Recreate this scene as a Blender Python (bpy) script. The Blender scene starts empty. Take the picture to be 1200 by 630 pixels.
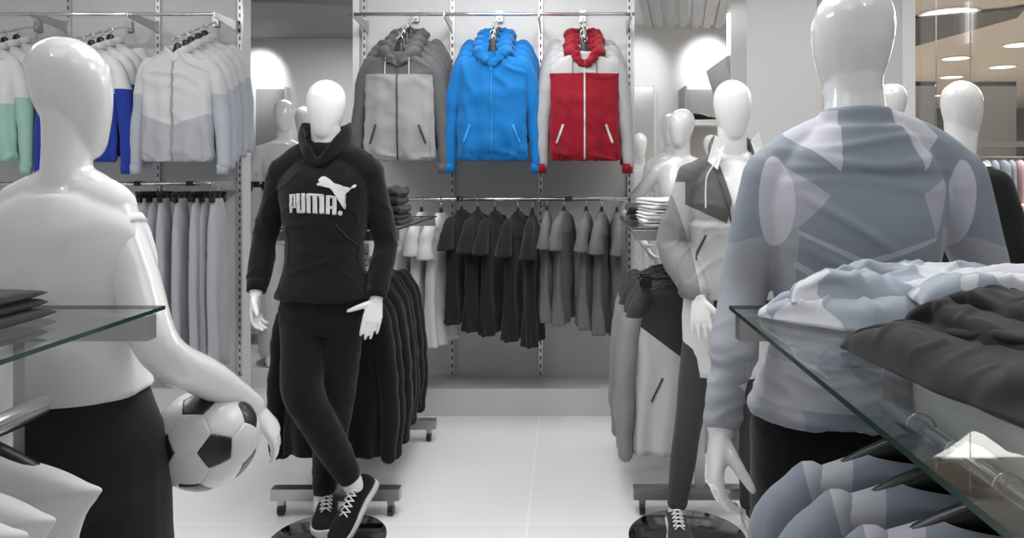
import bpy, bmesh, math, random
from mathutils import Vector, Matrix, noise
from mathutils.bvhtree import BVHTree
random.seed(7)
V = Vector
PI = math.pi
COL = bpy.context.scene.collection
F, CX, CY, EYE = 870.0, 663.0, 203.0, 1.5

def W(px, py, d):
    """measured photo position at a distance d in metres -> point in the shop"""
    return V(((px - CX) * d / F, d, EYE - (py - CY) * d / F))

# ---------------------------------------------------------------- materials
def lin(c):
    return tuple(((x / 255) / 12.92 if x / 255 <= .04045 else ((x / 255 + .055) / 1.055) ** 2.4) for x in c) + (1,)

def g(v): return (v, v, v)
MATS = {}

def bsdf(m): return m.node_tree.nodes['Principled BSDF']

def mat(name, col, rough=.5, metal=0, coat=0, emit=0, spec=.5, sheen=0):
    if name in MATS: return MATS[name]
    m = bpy.data.materials.new(name); m.use_nodes = True
    b = bsdf(m)
    b.inputs['Base Color'].default_value = lin(col)
    b.inputs['Roughness'].default_value = rough
    b.inputs['Metallic'].default_value = metal
    b.inputs['Coat Weight'].default_value = coat
    b.inputs['Coat Roughness'].default_value = .05
    b.inputs['Specular IOR Level'].default_value = spec
    if sheen:
        b.inputs['Sheen Weight'].default_value = sheen
    if emit:
        b.inputs['Emission Color'].default_value = lin(col)
        b.inputs['Emission Strength'].default_value = emit
    MATS[name] = m
    return m

def add_bump(m, scale=40, strength=.2, dist=.004, weave=0, aniso=(1, 1, 1)):
    nt = m.node_tree; N = nt.nodes; Lk = nt.links
    tc = N.new('ShaderNodeTexCoord'); mp = N.new('ShaderNodeMapping'); mp.inputs['Scale'].default_value = aniso
    Lk.new(tc.outputs['Object'], mp.inputs['Vector'])
    nz = N.new('ShaderNodeTexNoise'); nz.inputs['Scale'].default_value = scale; nz.inputs['Detail'].default_value = 4
    Lk.new(mp.outputs[0], nz.inputs['Vector'])
    bp = N.new('ShaderNodeBump'); bp.inputs['Strength'].default_value = strength; bp.inputs['Distance'].default_value = dist
    Lk.new(nz.outputs['Fac'], bp.inputs['Height'])
    out = bp
    if weave:
        n2 = N.new('ShaderNodeTexNoise'); n2.inputs['Scale'].default_value = weave; n2.inputs['Detail'].default_value = 1
        Lk.new(tc.outputs['Object'], n2.inputs['Vector'])
        b2 = N.new('ShaderNodeBump'); b2.inputs['Strength'].default_value = .25; b2.inputs['Distance'].default_value = .0006
        Lk.new(n2.outputs['Fac'], b2.inputs['Height']); Lk.new(bp.outputs[0], b2.inputs['Normal']); out = b2
    Lk.new(out.outputs[0], bsdf(m).inputs['Normal'])
    return m

def fabric(name, col, rough=.9, scale=14, strength=.45, sheen=.12, spec=.2, aniso=(1, 1, .35)):
    if name in MATS: return MATS[name]
    m = mat(name, col, rough, spec=spec, sheen=sheen)
    return add_bump(m, scale, strength, .008, weave=900, aniso=aniso)

def masks(m, base, regions, coord='Object'):
    """panels of cloth in their own colours; regions: (shapes, colour); a shape is ('poly', pts_xz[, ymin, ymax]) or ('ell', cx, cz, rx, rz)"""
    nt = m.node_tree; N = nt.nodes; Lk = nt.links
    tc = N.new('ShaderNodeTexCoord'); P = tc.outputs[coord]
    sx = N.new('ShaderNodeSeparateXYZ'); Lk.new(P, sx.inputs[0])
    def math_(op, a, b=None):
        n = N.new('ShaderNodeMath'); n.operation = op
        for i, v in enumerate((a, b)):
            if v is None: continue
            if isinstance(v, (int, float)): n.inputs[i].default_value = v
            else: Lk.new(v, n.inputs[i])
        return n.outputs[0]
    def shape(s):
        if s[0] == 'ell':
            _, cx, cz, rx, rz = s
            a = math_('DIVIDE', math_('SUBTRACT', sx.outputs[0], cx), rx); b = math_('DIVIDE', math_('SUBTRACT', sx.outputs[2], cz), rz)
            return math_('LESS_THAN', math_('ADD', math_('MULTIPLY', a, a), math_('MULTIPLY', b, b)), 1.0)
        pts = s[1]; area = 0
        for i in range(len(pts)):
            x0, z0 = pts[i]; x1, z1 = pts[(i + 1) % len(pts)]; area += x0 * z1 - x1 * z0
        if area < 0: pts = pts[::-1]
        acc = None
        for i in range(len(pts)):
            x0, z0 = pts[i]; x1, z1 = pts[(i + 1) % len(pts)]
            nx, nz = -(z1 - z0), (x1 - x0)
            d = N.new('ShaderNodeVectorMath'); d.operation = 'DOT_PRODUCT'
            Lk.new(P, d.inputs[0]); d.inputs[1].default_value = (nx, 0, nz)
            t = math_('GREATER_THAN', d.outputs['Value'], nx * x0 + nz * z0)
            acc = t if acc is None else math_('MULTIPLY', acc, t)
        if len(s) > 2: acc = math_('MULTIPLY', acc, math_('GREATER_THAN', sx.outputs[1], s[2]))
        if len(s) > 3: acc = math_('MULTIPLY', acc, math_('LESS_THAN', sx.outputs[1], s[3]))
        return acc
    cur = None
    for shapes, col in regions:
        acc = None
        for s in shapes:
            t = shape(s); acc = t if acc is None else math_('MAXIMUM', acc, t)
        mx = N.new('ShaderNodeMix'); mx.data_type = 'RGBA'
        Lk.new(acc, mx.inputs[0])
        if cur is None: mx.inputs[6].default_value = lin(base)
        else: Lk.new(cur, mx.inputs[6])
        mx.inputs[7].default_value = lin(col)
        cur = mx.outputs[2]
    Lk.new(cur, bsdf(m).inputs['Base Color'])
    return m

# ---------------------------------------------------------------- geometry
def catmull(pts, n=6):
    """pts: list of tuples of floats; smooth resample"""
    P = [list(p) for p in pts]
    P = [[2 * a - b for a, b in zip(P[0], P[1])]] + P + [[2 * a - b for a, b in zip(P[-1], P[-2])]]
    out = []
    for i in range(1, len(P) - 2):
        for k in range(n):
            t = k / n
            out.append([.5 * (2 * b + (c - a) * t + (2 * a - 5 * b + 4 * c - d) * t * t + (3 * b - a - 3 * c + d) * t ** 3)
                        for a, b, c, d in zip(P[i - 1], P[i], P[i + 1], P[i + 2])])
    out.append(P[-2][:])
    return out

class G:
    def __init__(s): s.v = []; s.f = []; s.m = []
    def add(s, vs, fs, m=0):
        o = len(s.v); s.v += [V(p) for p in vs]
        for f in fs: s.f.append([o + i for i in f]); s.m.append(m)
        return s
    def box(s, lo, hi, m=0, M=None):
        x0, y0, z0 = lo; x1, y1, z1 = hi
        vs = [V(p) for p in ((x0, y0, z0), (x1, y0, z0), (x1, y1, z0), (x0, y1, z0), (x0, y0, z1), (x1, y0, z1), (x1, y1, z1), (x0, y1, z1))]
        if M: vs = [M @ v for v in vs]
        return s.add(vs, [(0, 3, 2, 1), (4, 5, 6, 7), (0, 1, 5, 4), (1, 2, 6, 5), (2, 3, 7, 6), (3, 0, 4, 7)], m)
    def rings(s, R, cap=(True, True), m=0, closed=False):
        n = len(R[0]); vs = [p for r in R for p in r]; fs = []
        K = len(R)
        for i in range(K if closed else K - 1):
            j = (i + 1) % K
            for k in range(n): fs.append((i * n + k, i * n + (k + 1) % n, j * n + (k + 1) % n, j * n + k))
        if not closed:
            if cap[0]: fs.append(tuple(range(n))[::-1])
            if cap[1]: fs.append(tuple((K - 1) * n + k for k in range(n)))
        return s.add(vs, fs, m)
    def tube(s, pts, rad, seg=14, ref=(0, 1, 0), smooth=5, round_=(True, True), cap=(True, True), m=0, n=2.0, closed=False):
        """pts with radii (r or (r_side, r_ref)); section axes follow ref"""
        rad = [(r, r) if isinstance(r, (int, float)) else r for r in rad] if isinstance(rad, (list, tuple)) else [(rad, rad)] * len(pts)
        data = [tuple(p) + tuple(r) for p, r in zip(pts, rad)]
        if closed:
            ext = catmull([data[-1]] + data + [data[0], data[1]], smooth)
            data = ext[smooth:-smooth - 1][:]
        elif smooth > 1: data = catmull(data, smooth)
        P = [V(d[:3]) for d in data]; R = [(max(d[3], 1e-4), max(d[4], 1e-4)) for d in data]
        K = len(P); rings = []; ref = V(ref)
        prev = None
        fr = []
        for i in range(K):
            a = P[(i - 1) % K if closed else max(i - 1, 0)]; b = P[(i + 1) % K if closed else min(i + 1, K - 1)]
            t = (b - a).normalized()
            r0 = ref if prev is None or abs(t.dot(ref)) < .92 else prev
            u = r0 - t * r0.dot(t)
            if u.length < 1e-4: u = V((1, 0, 0)) - t * t.x
            u.normalize(); w = t.cross(u).normalized(); prev = u
            if fr and fr[-1][2].dot(w) < 0 and abs(t.dot(ref)) > .8: w = -w; u = -u
            fr.append((t, u, w))
        def ring(c, fr_, rs, rr):
            t, u, w = fr_; out = []
            for k in range(seg):
                th = 2 * PI * k / seg; cs, sn = math.cos(th), math.sin(th)
                e = 2.0 / n
                out.append(c + w * (rs * math.copysign(abs(cs) ** e, cs)) + u * (rr * math.copysign(abs(sn) ** e, sn)))
            return out
        if round_[0] and not closed:
            for a in (80, 55, 28):
                a = math.radians(a); q = max(R[0])
                rings.append(ring(P[0] - fr[0][0] * min(R[0]) * math.sin(a), fr[0], R[0][0] * math.cos(a), R[0][1] * math.cos(a)))
        for i in range(K): rings.append(ring(P[i], fr[i], *R[i]))
        if round_[1] and not closed:
            for a in (28, 55, 80):
                a = math.radians(a)
                rings.append(ring(P[-1] + fr[-1][0] * min(R[-1]) * math.sin(a), fr[-1], R[-1][0] * math.cos(a), R[-1][1] * math.cos(a)))
        return s.rings(rings, cap, m, closed)
    def cyl(s, a, b, r, seg=20, m=0):
        return s.tube([a, b], [r, r], seg, ref=(0.31, .9, .2) if abs((V(b) - V(a)).normalized().y) < .9 else (1, 0, 0), smooth=1, round_=(False, False), m=m)
    def lathe(s, prof, c=(0, 0, 0), seg=32, m=0, cap=(True, True)):
        c = V(c)
        return s.rings([[c + V((r * math.cos(2 * PI * k / seg), r * math.sin(2 * PI * k / seg), z)) for k in range(seg)] for r, z in prof], cap, m)
    def poly(s, pts, lo, hi, axis='y', m=0):
        """prism of a 2-D outline; axis y: pts are (x,z); axis z: pts are (x,y); axis x: pts are (y,z)"""
        def q(p, t): return {'y': (p[0], t, p[1]), 'z': (p[0], p[1], t), 'x': (t, p[0], p[1])}[axis]
        n = len(pts)
        return s.add([q(p, lo) for p in pts] + [q(p, hi) for p in pts],
                     [tuple(range(n)), tuple(range(2 * n - 1, n - 1, -1))] + [(i, (i + 1) % n, n + (i + 1) % n, n + i) for i in range(n)], m)
    def mesh(s, name='m', fixn=True):
        me = bpy.data.meshes.new(name)
        me.from_pydata([tuple(v) for v in s.v], [], s.f)
        me.polygons.foreach_set('material_index', s.m)
        if fixn:
            bm = bmesh.new(); bm.from_mesh(me); bmesh.ops.recalc_face_normals(bm, faces=bm.faces[:]); bm.to_mesh(me); bm.free()
        me.update()
        return me

def smooth(me, angle=None):
    me.polygons.foreach_set('use_smooth', [True] * len(me.polygons)); me.update()
    if angle:
        me.set_sharp_from_angle(angle=math.radians(angle))
    return me

def fuse(geo, voxel, it=4, fac=.5):
    """one continuous skin out of overlapping volumes"""
    me = geo.mesh() if isinstance(geo, G) else geo
    o = bpy.data.objects.new('tmp', me); COL.objects.link(o)
    r = o.modifiers.new('r', 'REMESH'); r.mode = 'VOXEL'; r.voxel_size = voxel; r.use_smooth_shade = True
    if it:
        sm = o.modifiers.new('s', 'SMOOTH'); sm.factor = fac; sm.iterations = it
    dg = bpy.context.evaluated_depsgraph_get()
    out = bpy.data.meshes.new_from_object(o.evaluated_get(dg))
    bpy.data.objects.remove(o)
    return smooth(out)

def displace(me, fn):
    me.update()
    ns = [v.normal.copy() for v in me.vertices]
    for v, nn in zip(me.vertices, ns):
        d = fn(v.co, nn)
        v.co = v.co + (nn * d if isinstance(d, float) else d)
    me.update(); return me

def nz(p, s, off=0.0):
    return noise.noise(V((p[0] * s + off, p[1] * s + off * .7, p[2] * s)))

def ridge(p, s=(8, 8, 3), off=0.0):
    q = V((p[0] * s[0] + off, p[1] * s[1], p[2] * s[2] + off))
    q = q + V((noise.noise(q * .6), noise.noise(q * .6 + V((5, 0, 0))), 0)) * .8
    return (1 - abs(noise.noise(q)) * 2.2)

# ---------------------------------------------------------------- objects
def obj(name, me, m, parent=None, loc=None, kind=None, label=None, sharp=None, nosmooth=False):
    if isinstance(me, G): me = me.mesh(name)
    if not nosmooth: smooth(me, sharp)
    for x in (m if isinstance(m, (list, tuple)) else [m]): me.materials.append(x)
    o = bpy.data.objects.new(name, me); COL.objects.link(o)
    if parent: o.parent = parent
    if loc is not None: o.location = loc
    if kind: o['kind'] = kind
    if label: o['label'] = label
    return o

def base_of(o):
    p = V((0, 0, 0))
    while o: p += o.location; o = o.parent
    return p

def wpart(name, me, m, parent, **k):
    """geometry given in shop coordinates, stored relative to its thing"""
    if isinstance(me, G): me = me.mesh(name)
    b = base_of(parent)
    me.transform(Matrix.Translation(-b))
    return obj(name, me, m, parent, **k)

def thing(name, label, cat, loc=(0, 0, 0), rz=0, group=None):
    o = bpy.data.objects.new(name, None); COL.objects.link(o)
    o.empty_display_size = .05
    o.location = loc; o.rotation_euler = (0, 0, rz)
    o['label'] = label; o['category'] = cat
    if group: o['group'] = group
    return o

def tag(o, label, cat, group=None):
    o['label'] = label; o['category'] = cat
    if group: o['group'] = group
    return o

def dup(root, label, loc=None, rz=None, scale=None):
    r = root.copy(); COL.objects.link(r)
    r['label'] = label
    if loc is not None: r.location = loc
    if rz is not None: r.rotation_euler = (0, 0, rz)
    if scale: r.scale = scale
    for ch in list(root.children):
        c = ch.copy(); COL.objects.link(c); c.parent = r
        for gg in list(ch.children):
            d = gg.copy(); COL.objects.link(d); d.parent = c
    return r

def struct(name, geo, m, sharp=30):
    return obj(name, geo, m, kind='structure', sharp=sharp)

def decal(polys, target, y_from=-1, off=.0015, thick=.0012, cut=.006, axis='y'):
    """2-D outlines in x,z laid onto a surface: projected along +y (or -y)"""
    bm = bmesh.new(); bm.from_mesh(target); bvh = BVHTree.FromBMesh(bm); bm.free()
    out = bmesh.new()
    for outer in polys:
        b = bmesh.new()
        vs = [b.verts.new((x, 0, z)) for x, z in outer]
        f = b.faces.new(vs)
        bmesh.ops.triangulate(b, faces=[f])
        xs = [p[0] for p in outer]; zs = [p[1] for p in outer]
        for ax, lo, hi in ((0, min(xs), max(xs)), (2, min(zs), max(zs))):
            k = lo + cut
            while k < hi:
                co = V((0, 0, 0)); co[ax] = k; no = V((0, 0, 0)); no[ax] = 1
                bmesh.ops.bisect_plane(b, geom=b.verts[:] + b.edges[:] + b.faces[:], plane_co=co, plane_no=no)
                k += cut
        tmp = bpy.data.meshes.new('t'); b.to_mesh(tmp); b.free(); out.from_mesh(tmp); bpy.data.meshes.remove(tmp)
    sgn = 1 if y_from < 0 else -1
    last = 0
    for v in out.verts:
        hit = bvh.ray_cast(V((v.co.x, y_from * 3, v.co.z)), V((0, sgn, 0)))
        if hit[0] is None:
            nr = bvh.find_nearest(V((v.co.x, last, v.co.z)))
            y = nr[0].y
        else: y = hit[0].y
        last = y
        v.co.y = y - sgn * off
    me = bpy.data.meshes.new('decal')
    ext = bmesh.ops.extrude_face_region(out, geom=out.faces[:])
    for e in ext['geom']:
        if isinstance(e, bmesh.types.BMVert): e.co.y -= sgn * thick
    bmesh.ops.recalc_face_normals(out, faces=out.faces[:])
    out.to_mesh(me); out.free()
    return me

def strip(a, b, w):
    """thin quad between two x,z points"""
    a = V(a); b = V(b); t = (b - a).normalized(); n = V((-t.y, t.x)) * w / 2
    return [tuple(a + n), tuple(b + n), tuple(b - n), tuple(a - n)]
# ================================================================ materials used in the shop
M_wall = mat('panel_grey', g(208), .55); 
M_white = mat('white_paint', g(232), .5)
M_white2 = mat('soft_white_paint', g(226), .6)
M_gloss = mat('mannequin_gloss', g(228), .16, coat=.6)
M_gloss_f = mat('mannequin_satin', g(232), .3, coat=.2)
M_chrome = mat('chrome', g(215), .18, metal=1)
M_steel = mat('brushed_steel', g(185), .38, metal=1)
M_blackp = mat('black_plastic', g(26), .4)
M_dark = mat('dark_grey', g(60), .6)
M_black = fabric('black_cloth', g(20), .95, scale=9, strength=.5)
M_blacksmooth = fabric('black_jersey', g(24), .9, scale=6, strength=.4, aniso=(1, 1, .5))

def glass_mat():
    m = bpy.data.materials.new('clear_glass'); m.use_nodes = True
    nt = m.node_tree; N = nt.nodes; L = nt.links
    N.remove(N['Principled BSDF'])
    tr = N.new('ShaderNodeBsdfTransparent'); tr.inputs[0].default_value = (.955, .97, .965, 1)
    gl = N.new('ShaderNodeBsdfGlossy'); gl.inputs['Roughness'].default_value = .02; gl.inputs[0].default_value = (.95, .95, .95, 1)
    lw = N.new('ShaderNodeLayerWeight'); lw.inputs[0].default_value = .5
    pw = N.new('ShaderNodeMath'); pw.operation = 'POWER'; pw.inputs[1].default_value = 4.5; L.new(lw.outputs['Facing'], pw.inputs[0])
    fr = N.new('ShaderNodeMath'); fr.operation = 'MULTIPLY_ADD'; fr.inputs[1].default_value = .55; fr.inputs[2].default_value = .03; L.new(pw.outputs[0], fr.inputs[0])
    mx = N.new('ShaderNodeMixShader')
    L.new(fr.outputs[0], mx.inputs[0]); L.new(tr.outputs[0], mx.inputs[1]); L.new(gl.outputs[0], mx.inputs[2])
    L.new(mx.outputs[0], N['Material Output'].inputs[0])
    return m
M_glass = glass_mat()
M_edge = mat('glass_edge_green', (38, 62, 55), .12)
M_mirror = mat('mirror', g(225), .03, metal=1)

def floor_mat():
    m = mat('floor_tiles', g(244), .2, coat=.4)
    nt = m.node_tree; N = nt.nodes; L = nt.links
    tc = N.new('ShaderNodeTexCoord'); mp = N.new('ShaderNodeMapping'); mp.inputs['Location'].default_value = (.164, -.36, 0)
    L.new(tc.outputs['Object'], mp.inputs[0])
    br = N.new('ShaderNodeTexBrick'); br.offset = 0; br.inputs['Scale'].default_value = 1
    br.inputs['Brick Width'].default_value = .94; br.inputs['Row Height'].default_value = .94; br.inputs['Mortar Size'].default_value = .004
    br.inputs['Color1'].default_value = lin(g(244)); br.inputs['Color2'].default_value = lin(g(241)); br.inputs['Mortar'].default_value = lin(g(254))
    L.new(mp.outputs[0], br.inputs[0]); L.new(br.outputs[0], bsdf(m).inputs['Base Color'])
    nz_ = N.new('ShaderNodeTexNoise'); nz_.inputs['Scale'].default_value = 3
    rr = N.new('ShaderNodeMapRange'); rr.inputs[3].default_value = .16; rr.inputs[4].default_value = .3
    L.new(nz_.outputs[0], rr.inputs[0]); L.new(rr.outputs[0], bsdf(m).inputs['Roughness'])
    return m

def slot_mat():
    m = mat('slotted_metal', g(205), .35, metal=.6)
    nt = m.node_tree; N = nt.nodes; L = nt.links
    tc = N.new('ShaderNodeTexCoord'); sx = N.new('ShaderNodeSeparateXYZ'); L.new(tc.outputs['Object'], sx.inputs[0])
    def mth(op, a, b):
        n = N.new('ShaderNodeMath'); n.operation = op
        for i, v in enumerate((a, b)):
            if isinstance(v, (int, float)): n.inputs[i].default_value = v
            else: L.new(v, n.inputs[i])
        return n.outputs[0]
    fr = mth('FRACT', mth('MULTIPLY', sx.outputs[2], 20), 0)
    a = mth('GREATER_THAN', fr, .5); b = mth('LESS_THAN', mth('ABSOLUTE', sx.outputs[0], 0), .0045)
    f = mth('MULTIPLY', a, b)
    mx = N.new('ShaderNodeMix'); mx.data_type = 'RGBA'; L.new(f, mx.inputs[0])
    mx.inputs[6].default_value = lin(g(210)); mx.inputs[7].default_value = lin(g(28))
    L.new(mx.outputs[2], bsdf(m).inputs['Base Color'])
    return m
M_slot = slot_mat()

# ================================================================ room
CEIL = 3.0
WD = 4.9          # distance of the display wall
ED = 4.55         # distance of the front rails
XL, XR = -1.385, .44
struct('floor', G().box((-5, -3, -.1), (2.35, 7.6, 0)), floor_mat())
gm = G().box((-5, -3, CEIL), (2.35, 7.6, CEIL + .1))
struct('ceiling', gm, M_white)
struct('wall_back', G().box((-5, 7.5, 0), (2.6, 7.6, CEIL)), M_white2)
struct('wall_left', G().box((-5.1, -3, 0), (-5, 7.6, CEIL)), M_white2)
struct('wall_center', G().box((XL, WD, 0), (XR, WD + .12, CEIL)), M_wall)
struct('trim_1', G().box((XL - .012, WD - .03, .17), (XL + .03, WD + .13, CEIL)), M_white)
struct('trim_2', G().box((XR - .012, WD - .01, .17), (XR + .012, WD + .13, CEIL)), M_white)
struct('wall_side', G().box((-5, WD, 0), (-2.13, WD + .12, CEIL)), M_wall)
M_plinth = mat('plinth_grey', g(205), .3)
struct('baseboard_center', G().box((XL, WD - .31, 0), (XR, WD - .001, .17)), M_plinth)
struct('baseboard_side', G().box((-5, WD - .31, 0), (-2.13, WD - .001, .17)), M_plinth)
# white column between the shop and its glazed front
struct('wall_column', G().box((1.22, 5.0, 0), (1.69, 5.5, CEIL)), mat('column_white', g(214), .5))
# slatted ceiling strip above the right gap, and the dropped curved ceiling over the left gap
sl = G()
for i in range(14):
    x = .45 + i * .115
    sl.poly([(x, 5.2), (x + .07, 5.2), (x + .42, 7.45), (x + .35, 7.45)], 2.955, 2.995, axis='z')
struct('ceiling_slats', sl, mat('slat_grey', g(176), .6))
arc = [(-4.2, 7.5)] + [(-2.6 + 1.9 * math.cos(a), 7.5 - 1.6 * math.sin(a)) for a in [PI - i * PI / 24 for i in range(25)]] + [(-.4, 7.5)]
sf = G().poly(arc, 2.86, 2.999, axis='z')
struct('ceiling_soffit', sf, mat('soffit_grey', g(150), .7))

# slotted uprights
UX = [-1.324, -.745, -.165, .417, -2.13 - .012, -2.68, -3.27, -3.86]
first = None
upn = ['left edge of the middle wall', 'between the grey and the blue jackets', 'between the blue and the red jackets', 'right edge of the middle wall beside the red jackets',
       'right edge of the side wall', 'between the white-grey and the white-blue jackets', 'left of the white-blue jackets', 'far left behind the mint jackets']
for x, t in zip(UX, upn):
    if first is None:
        first = obj('slotted_upright', G().box((-.013, -.022, .18), (.013, 0, CEIL - .01)), M_slot, loc=(x, WD - .001, 0), sharp=30)
        tag(first, 'slotted metal upright at the ' + t, 'shelf upright', 'slotted metal uprights on the display wall')
    else:
        first2 = dup(first, 'slotted metal upright ' + ('at the ' if 'edge' in t else '') + t, (x, WD - .001, 0))

def rail_thing(label, x0, x1, z, brs, joins=(), d=ED):
    t = thing('clothes_rail', label, 'clothes rail', (x0, WD, z), group='clothes rails on the display wall')
    wpart('rail', G().cyl((x0, d, z), (x1, d, z), .011), M_chrome, t)
    for b in brs:
        gb = G().poly([(WD - .02, z + .03), (WD - .02, z - .06), (WD - .06, z - .05), (d - .012, z - .018), (d - .012, z + .012), (WD - .06, z + .015)], b - .004, b + .004, axis='x')
        wpart('bracket', gb, M_steel, t, sharp=30)
    for j in joins:
        wpart('joint_clip', G().box((j - .02, d - .014, z - .014), (j + .02, d + .014, z + .016)), M_blackp, t, sharp=30)
    return t
rail_thing('upper chrome rail above the grey, blue and red jackets', -1.33, .425, 2.475, (-1.30, -.745, -.165, .40))
rail_thing('lower chrome rail holding the row of t-shirts', -1.33, .425, 1.343, (-1.30, -.165, .40), (-.65, .02))
rail_thing('upper chrome rail above the white, blue and mint jackets on the side wall', -4.3, -2.15, 2.475, (-2.68, -3.27, -2.15, -3.86))
rail_thing('lower chrome rail holding the hanging grey trousers', -4.3, -2.15, 1.437, (-3.27, -3.86, -2.16), (-2.62, -2.3))

# ================================================================ racks
def rack(name_label, x0, x1, d0, d1, endcap='near'):
    xc = (x0 + x1) / 2
    t = thing('display_rack', name_label, 'clothes rack', (xc, (d0 + d1) / 2, 0), group='wheeled display racks with glass tops')
    e = G().box((x0, d0, 1.253), (x1, d1, 1.26))
    me = e.mesh()
    # bottom, top = clear ; sides = green edge
    for p in me.polygons: p.material_index = 0 if abs(p.normal.z) > .9 else 1
    wpart('glass_shelf', me, [M_glass, M_edge], t, sharp=30)
    for y in (d0 + .012, d1 - .045):
        wpart('crossbar', G().box((x0 + .008, y, 1.205), (x1 - .008, y + .03, 1.248)), M_steel, t, sharp=30)
        wpart('post', G().box((xc - .002, y - .002, .12), (xc + .036, y + .03, 1.205)), M_steel, t, sharp=30)
        ft = wpart('foot_bar', G().box((x0, y - .012, .07), (x1, y + .042, .12)), M_steel, t, sharp=30)
        for xx in (x0 + .04, x1 - .04):
            gc = G().box((xx - .014, y, .045), (xx + .014, y + .03, .07))
            c = wpart('caster', gc, M_steel, t, sharp=30)
            wpart('wheel', G().cyl((xx - .012, y + .012, .024), (xx + .012, y + .012, .024), .024, 24), M_blackp, c, sharp=40)
    rd = (d0 + .02, d1 - .02)
    wpart('hang_rail', G().tube([(xc, rd[0], 1.085), (xc, rd[1], 1.085)], [(.011, .02)] * 2, 20, ref=(0, 0, 1), smooth=1, round_=(False, False)), M_chrome, t, sharp=40)
    wpart('hang_rail', G().tube([(xc + .075, rd[0], 1.085), (xc + .075, rd[1], 1.085)], [(.011, .02)] * 2, 20, ref=(0, 0, 1), smooth=1, round_=(False, False)), M_chrome, t, sharp=40)
    wpart('center_panel', G().box((xc + .034, d0 + .045, .985), (xc + .041, d1 - .05, 1.2)), mat('mirror_reflection_pale', g(238), .6), t, sharp=30)  # mirror panel; its bright reflections are put into a pale matte colour
    return t
LX0, LX1, RX0, RX1 = -1.29, -.728, .297, .85
rack('near left display rack with dark folded clothes on its glass top', LX0, LX1, .30, 1.35)
rack('near right display rack with crumpled folded shirts on its glass top', RX0, RX1, .30, 1.35)
rack('far left display rack hung with long black jackets behind the black tracksuit mannequin', LX0, LX1, 3.24, 4.2)
rack('far right display rack hung with dark and light jackets behind the jacket mannequin', RX0, RX1, 3.25, 4.12)
# ================================================================ mannequins
def hand(ge, wrist, d, n, w, curls=(.3, .3, .3, .3), spread=.06, s=1.0, thumb=(.55, .75, .25), tcurl=.2, bend=0):
    """d along the hand, n the way the palm faces, w towards the thumb"""
    d = V(d).normalized(); n = V(n); n = (n - d * n.dot(d)).normalized(); w = V(w); w = (w - d * w.dot(d) - n * w.dot(n)).normalized()
    wrist = V(wrist)
    P = [wrist - d * .03 * s, wrist, wrist + d * .03 * s, wrist + d * .065 * s, wrist + d * .092 * s]
    ge.tube(P, [(.025 * s, .021 * s), (.026 * s, .019 * s), (.033 * s, .017 * s), (.039 * s, .0145 * s), (.037 * s, .0115 * s)], 16, ref=tuple(n), smooth=3)
    ln = (.070, .082, .078, .062)
    for i in range(4):
        off = (1.5 - i) * .0205 * s
        st = wrist + d * (.082 - (.006 if i == 3 else 0)) * s + w * off
        dd = (d + w * (1.5 - i) * spread).normalized()
        pts = [st - dd * .01 * s, st]; c = curls[i]; ang = 0; p = st
        for k, fr in enumerate((.45, .32, .23)):
            ang += c * (1.0 if k else .7)
            q = dd * math.cos(ang) + n * math.sin(ang)
            p = p + q * ln[i] * fr * s; pts.append(p)
        ge.tube(pts, [.0095 * s, .0092 * s, .0086 * s, .008 * s, .0066 * s], 10, ref=tuple(w), smooth=3)
    td = (d * thumb[0] + w * thumb[1] + n * thumb[2]).normalized()
    st = wrist + d * .018 * s + w * .012 * s
    p1 = st + td * .045 * s; t2 = (td + n * tcurl + d * tcurl * .6).normalized(); p2 = p1 + t2 * .033 * s; p3 = p2 + t2 * .022 * s
    ge.tube([st, p1, p2, p3], [.0145 * s, .0125 * s, .0102 * s, .0075 * s], 12, ref=tuple(n), smooth=3)

MALE = [(.84, 0, .0, .10, .085), (.90, 0, 0, .158, .11), (.97, 0, .0, .172, .118), (1.05, 0, .01, .158, .11), (1.14, 0, .015, .142, .1), (1.26, 0, .01, .155, .108),
        (1.38, 0, 0, .176, .12), (1.47, 0, 0, .178, .112), (1.535, 0, -.005, .135, .085), (1.585, 0, -.01, .082, .066), (1.63, 0, -.005, .062, .062), (1.70, 0, .012, .058, .06)]
FEMALE = [(.80, 0, 0, .10, .09), (.87, 0, 0, .172, .112), (.95, 0, 0, .168, .112), (1.03, 0, .008, .135, .095), (1.10, 0, .01, .118, .085), (1.19, 0, .008, .126, .09),
          (1.28, 0, .012, .145, .115), (1.37, 0, 0, .148, .098), (1.425, 0, -.005, .125, .075), (1.465, 0, -.01, .075, .056), (1.50, 0, -.006, .052, .05), (1.585, 0, .006, .047, .05)]

HEADP = [(0, .12), (.04, .36), (.12, .56), (.25, .72), (.4, .87), (.55, .97), (.68, 1.0), (.8, .93), (.89, .77), (.95, .55), (.985, .32), (1, .1)]

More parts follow.
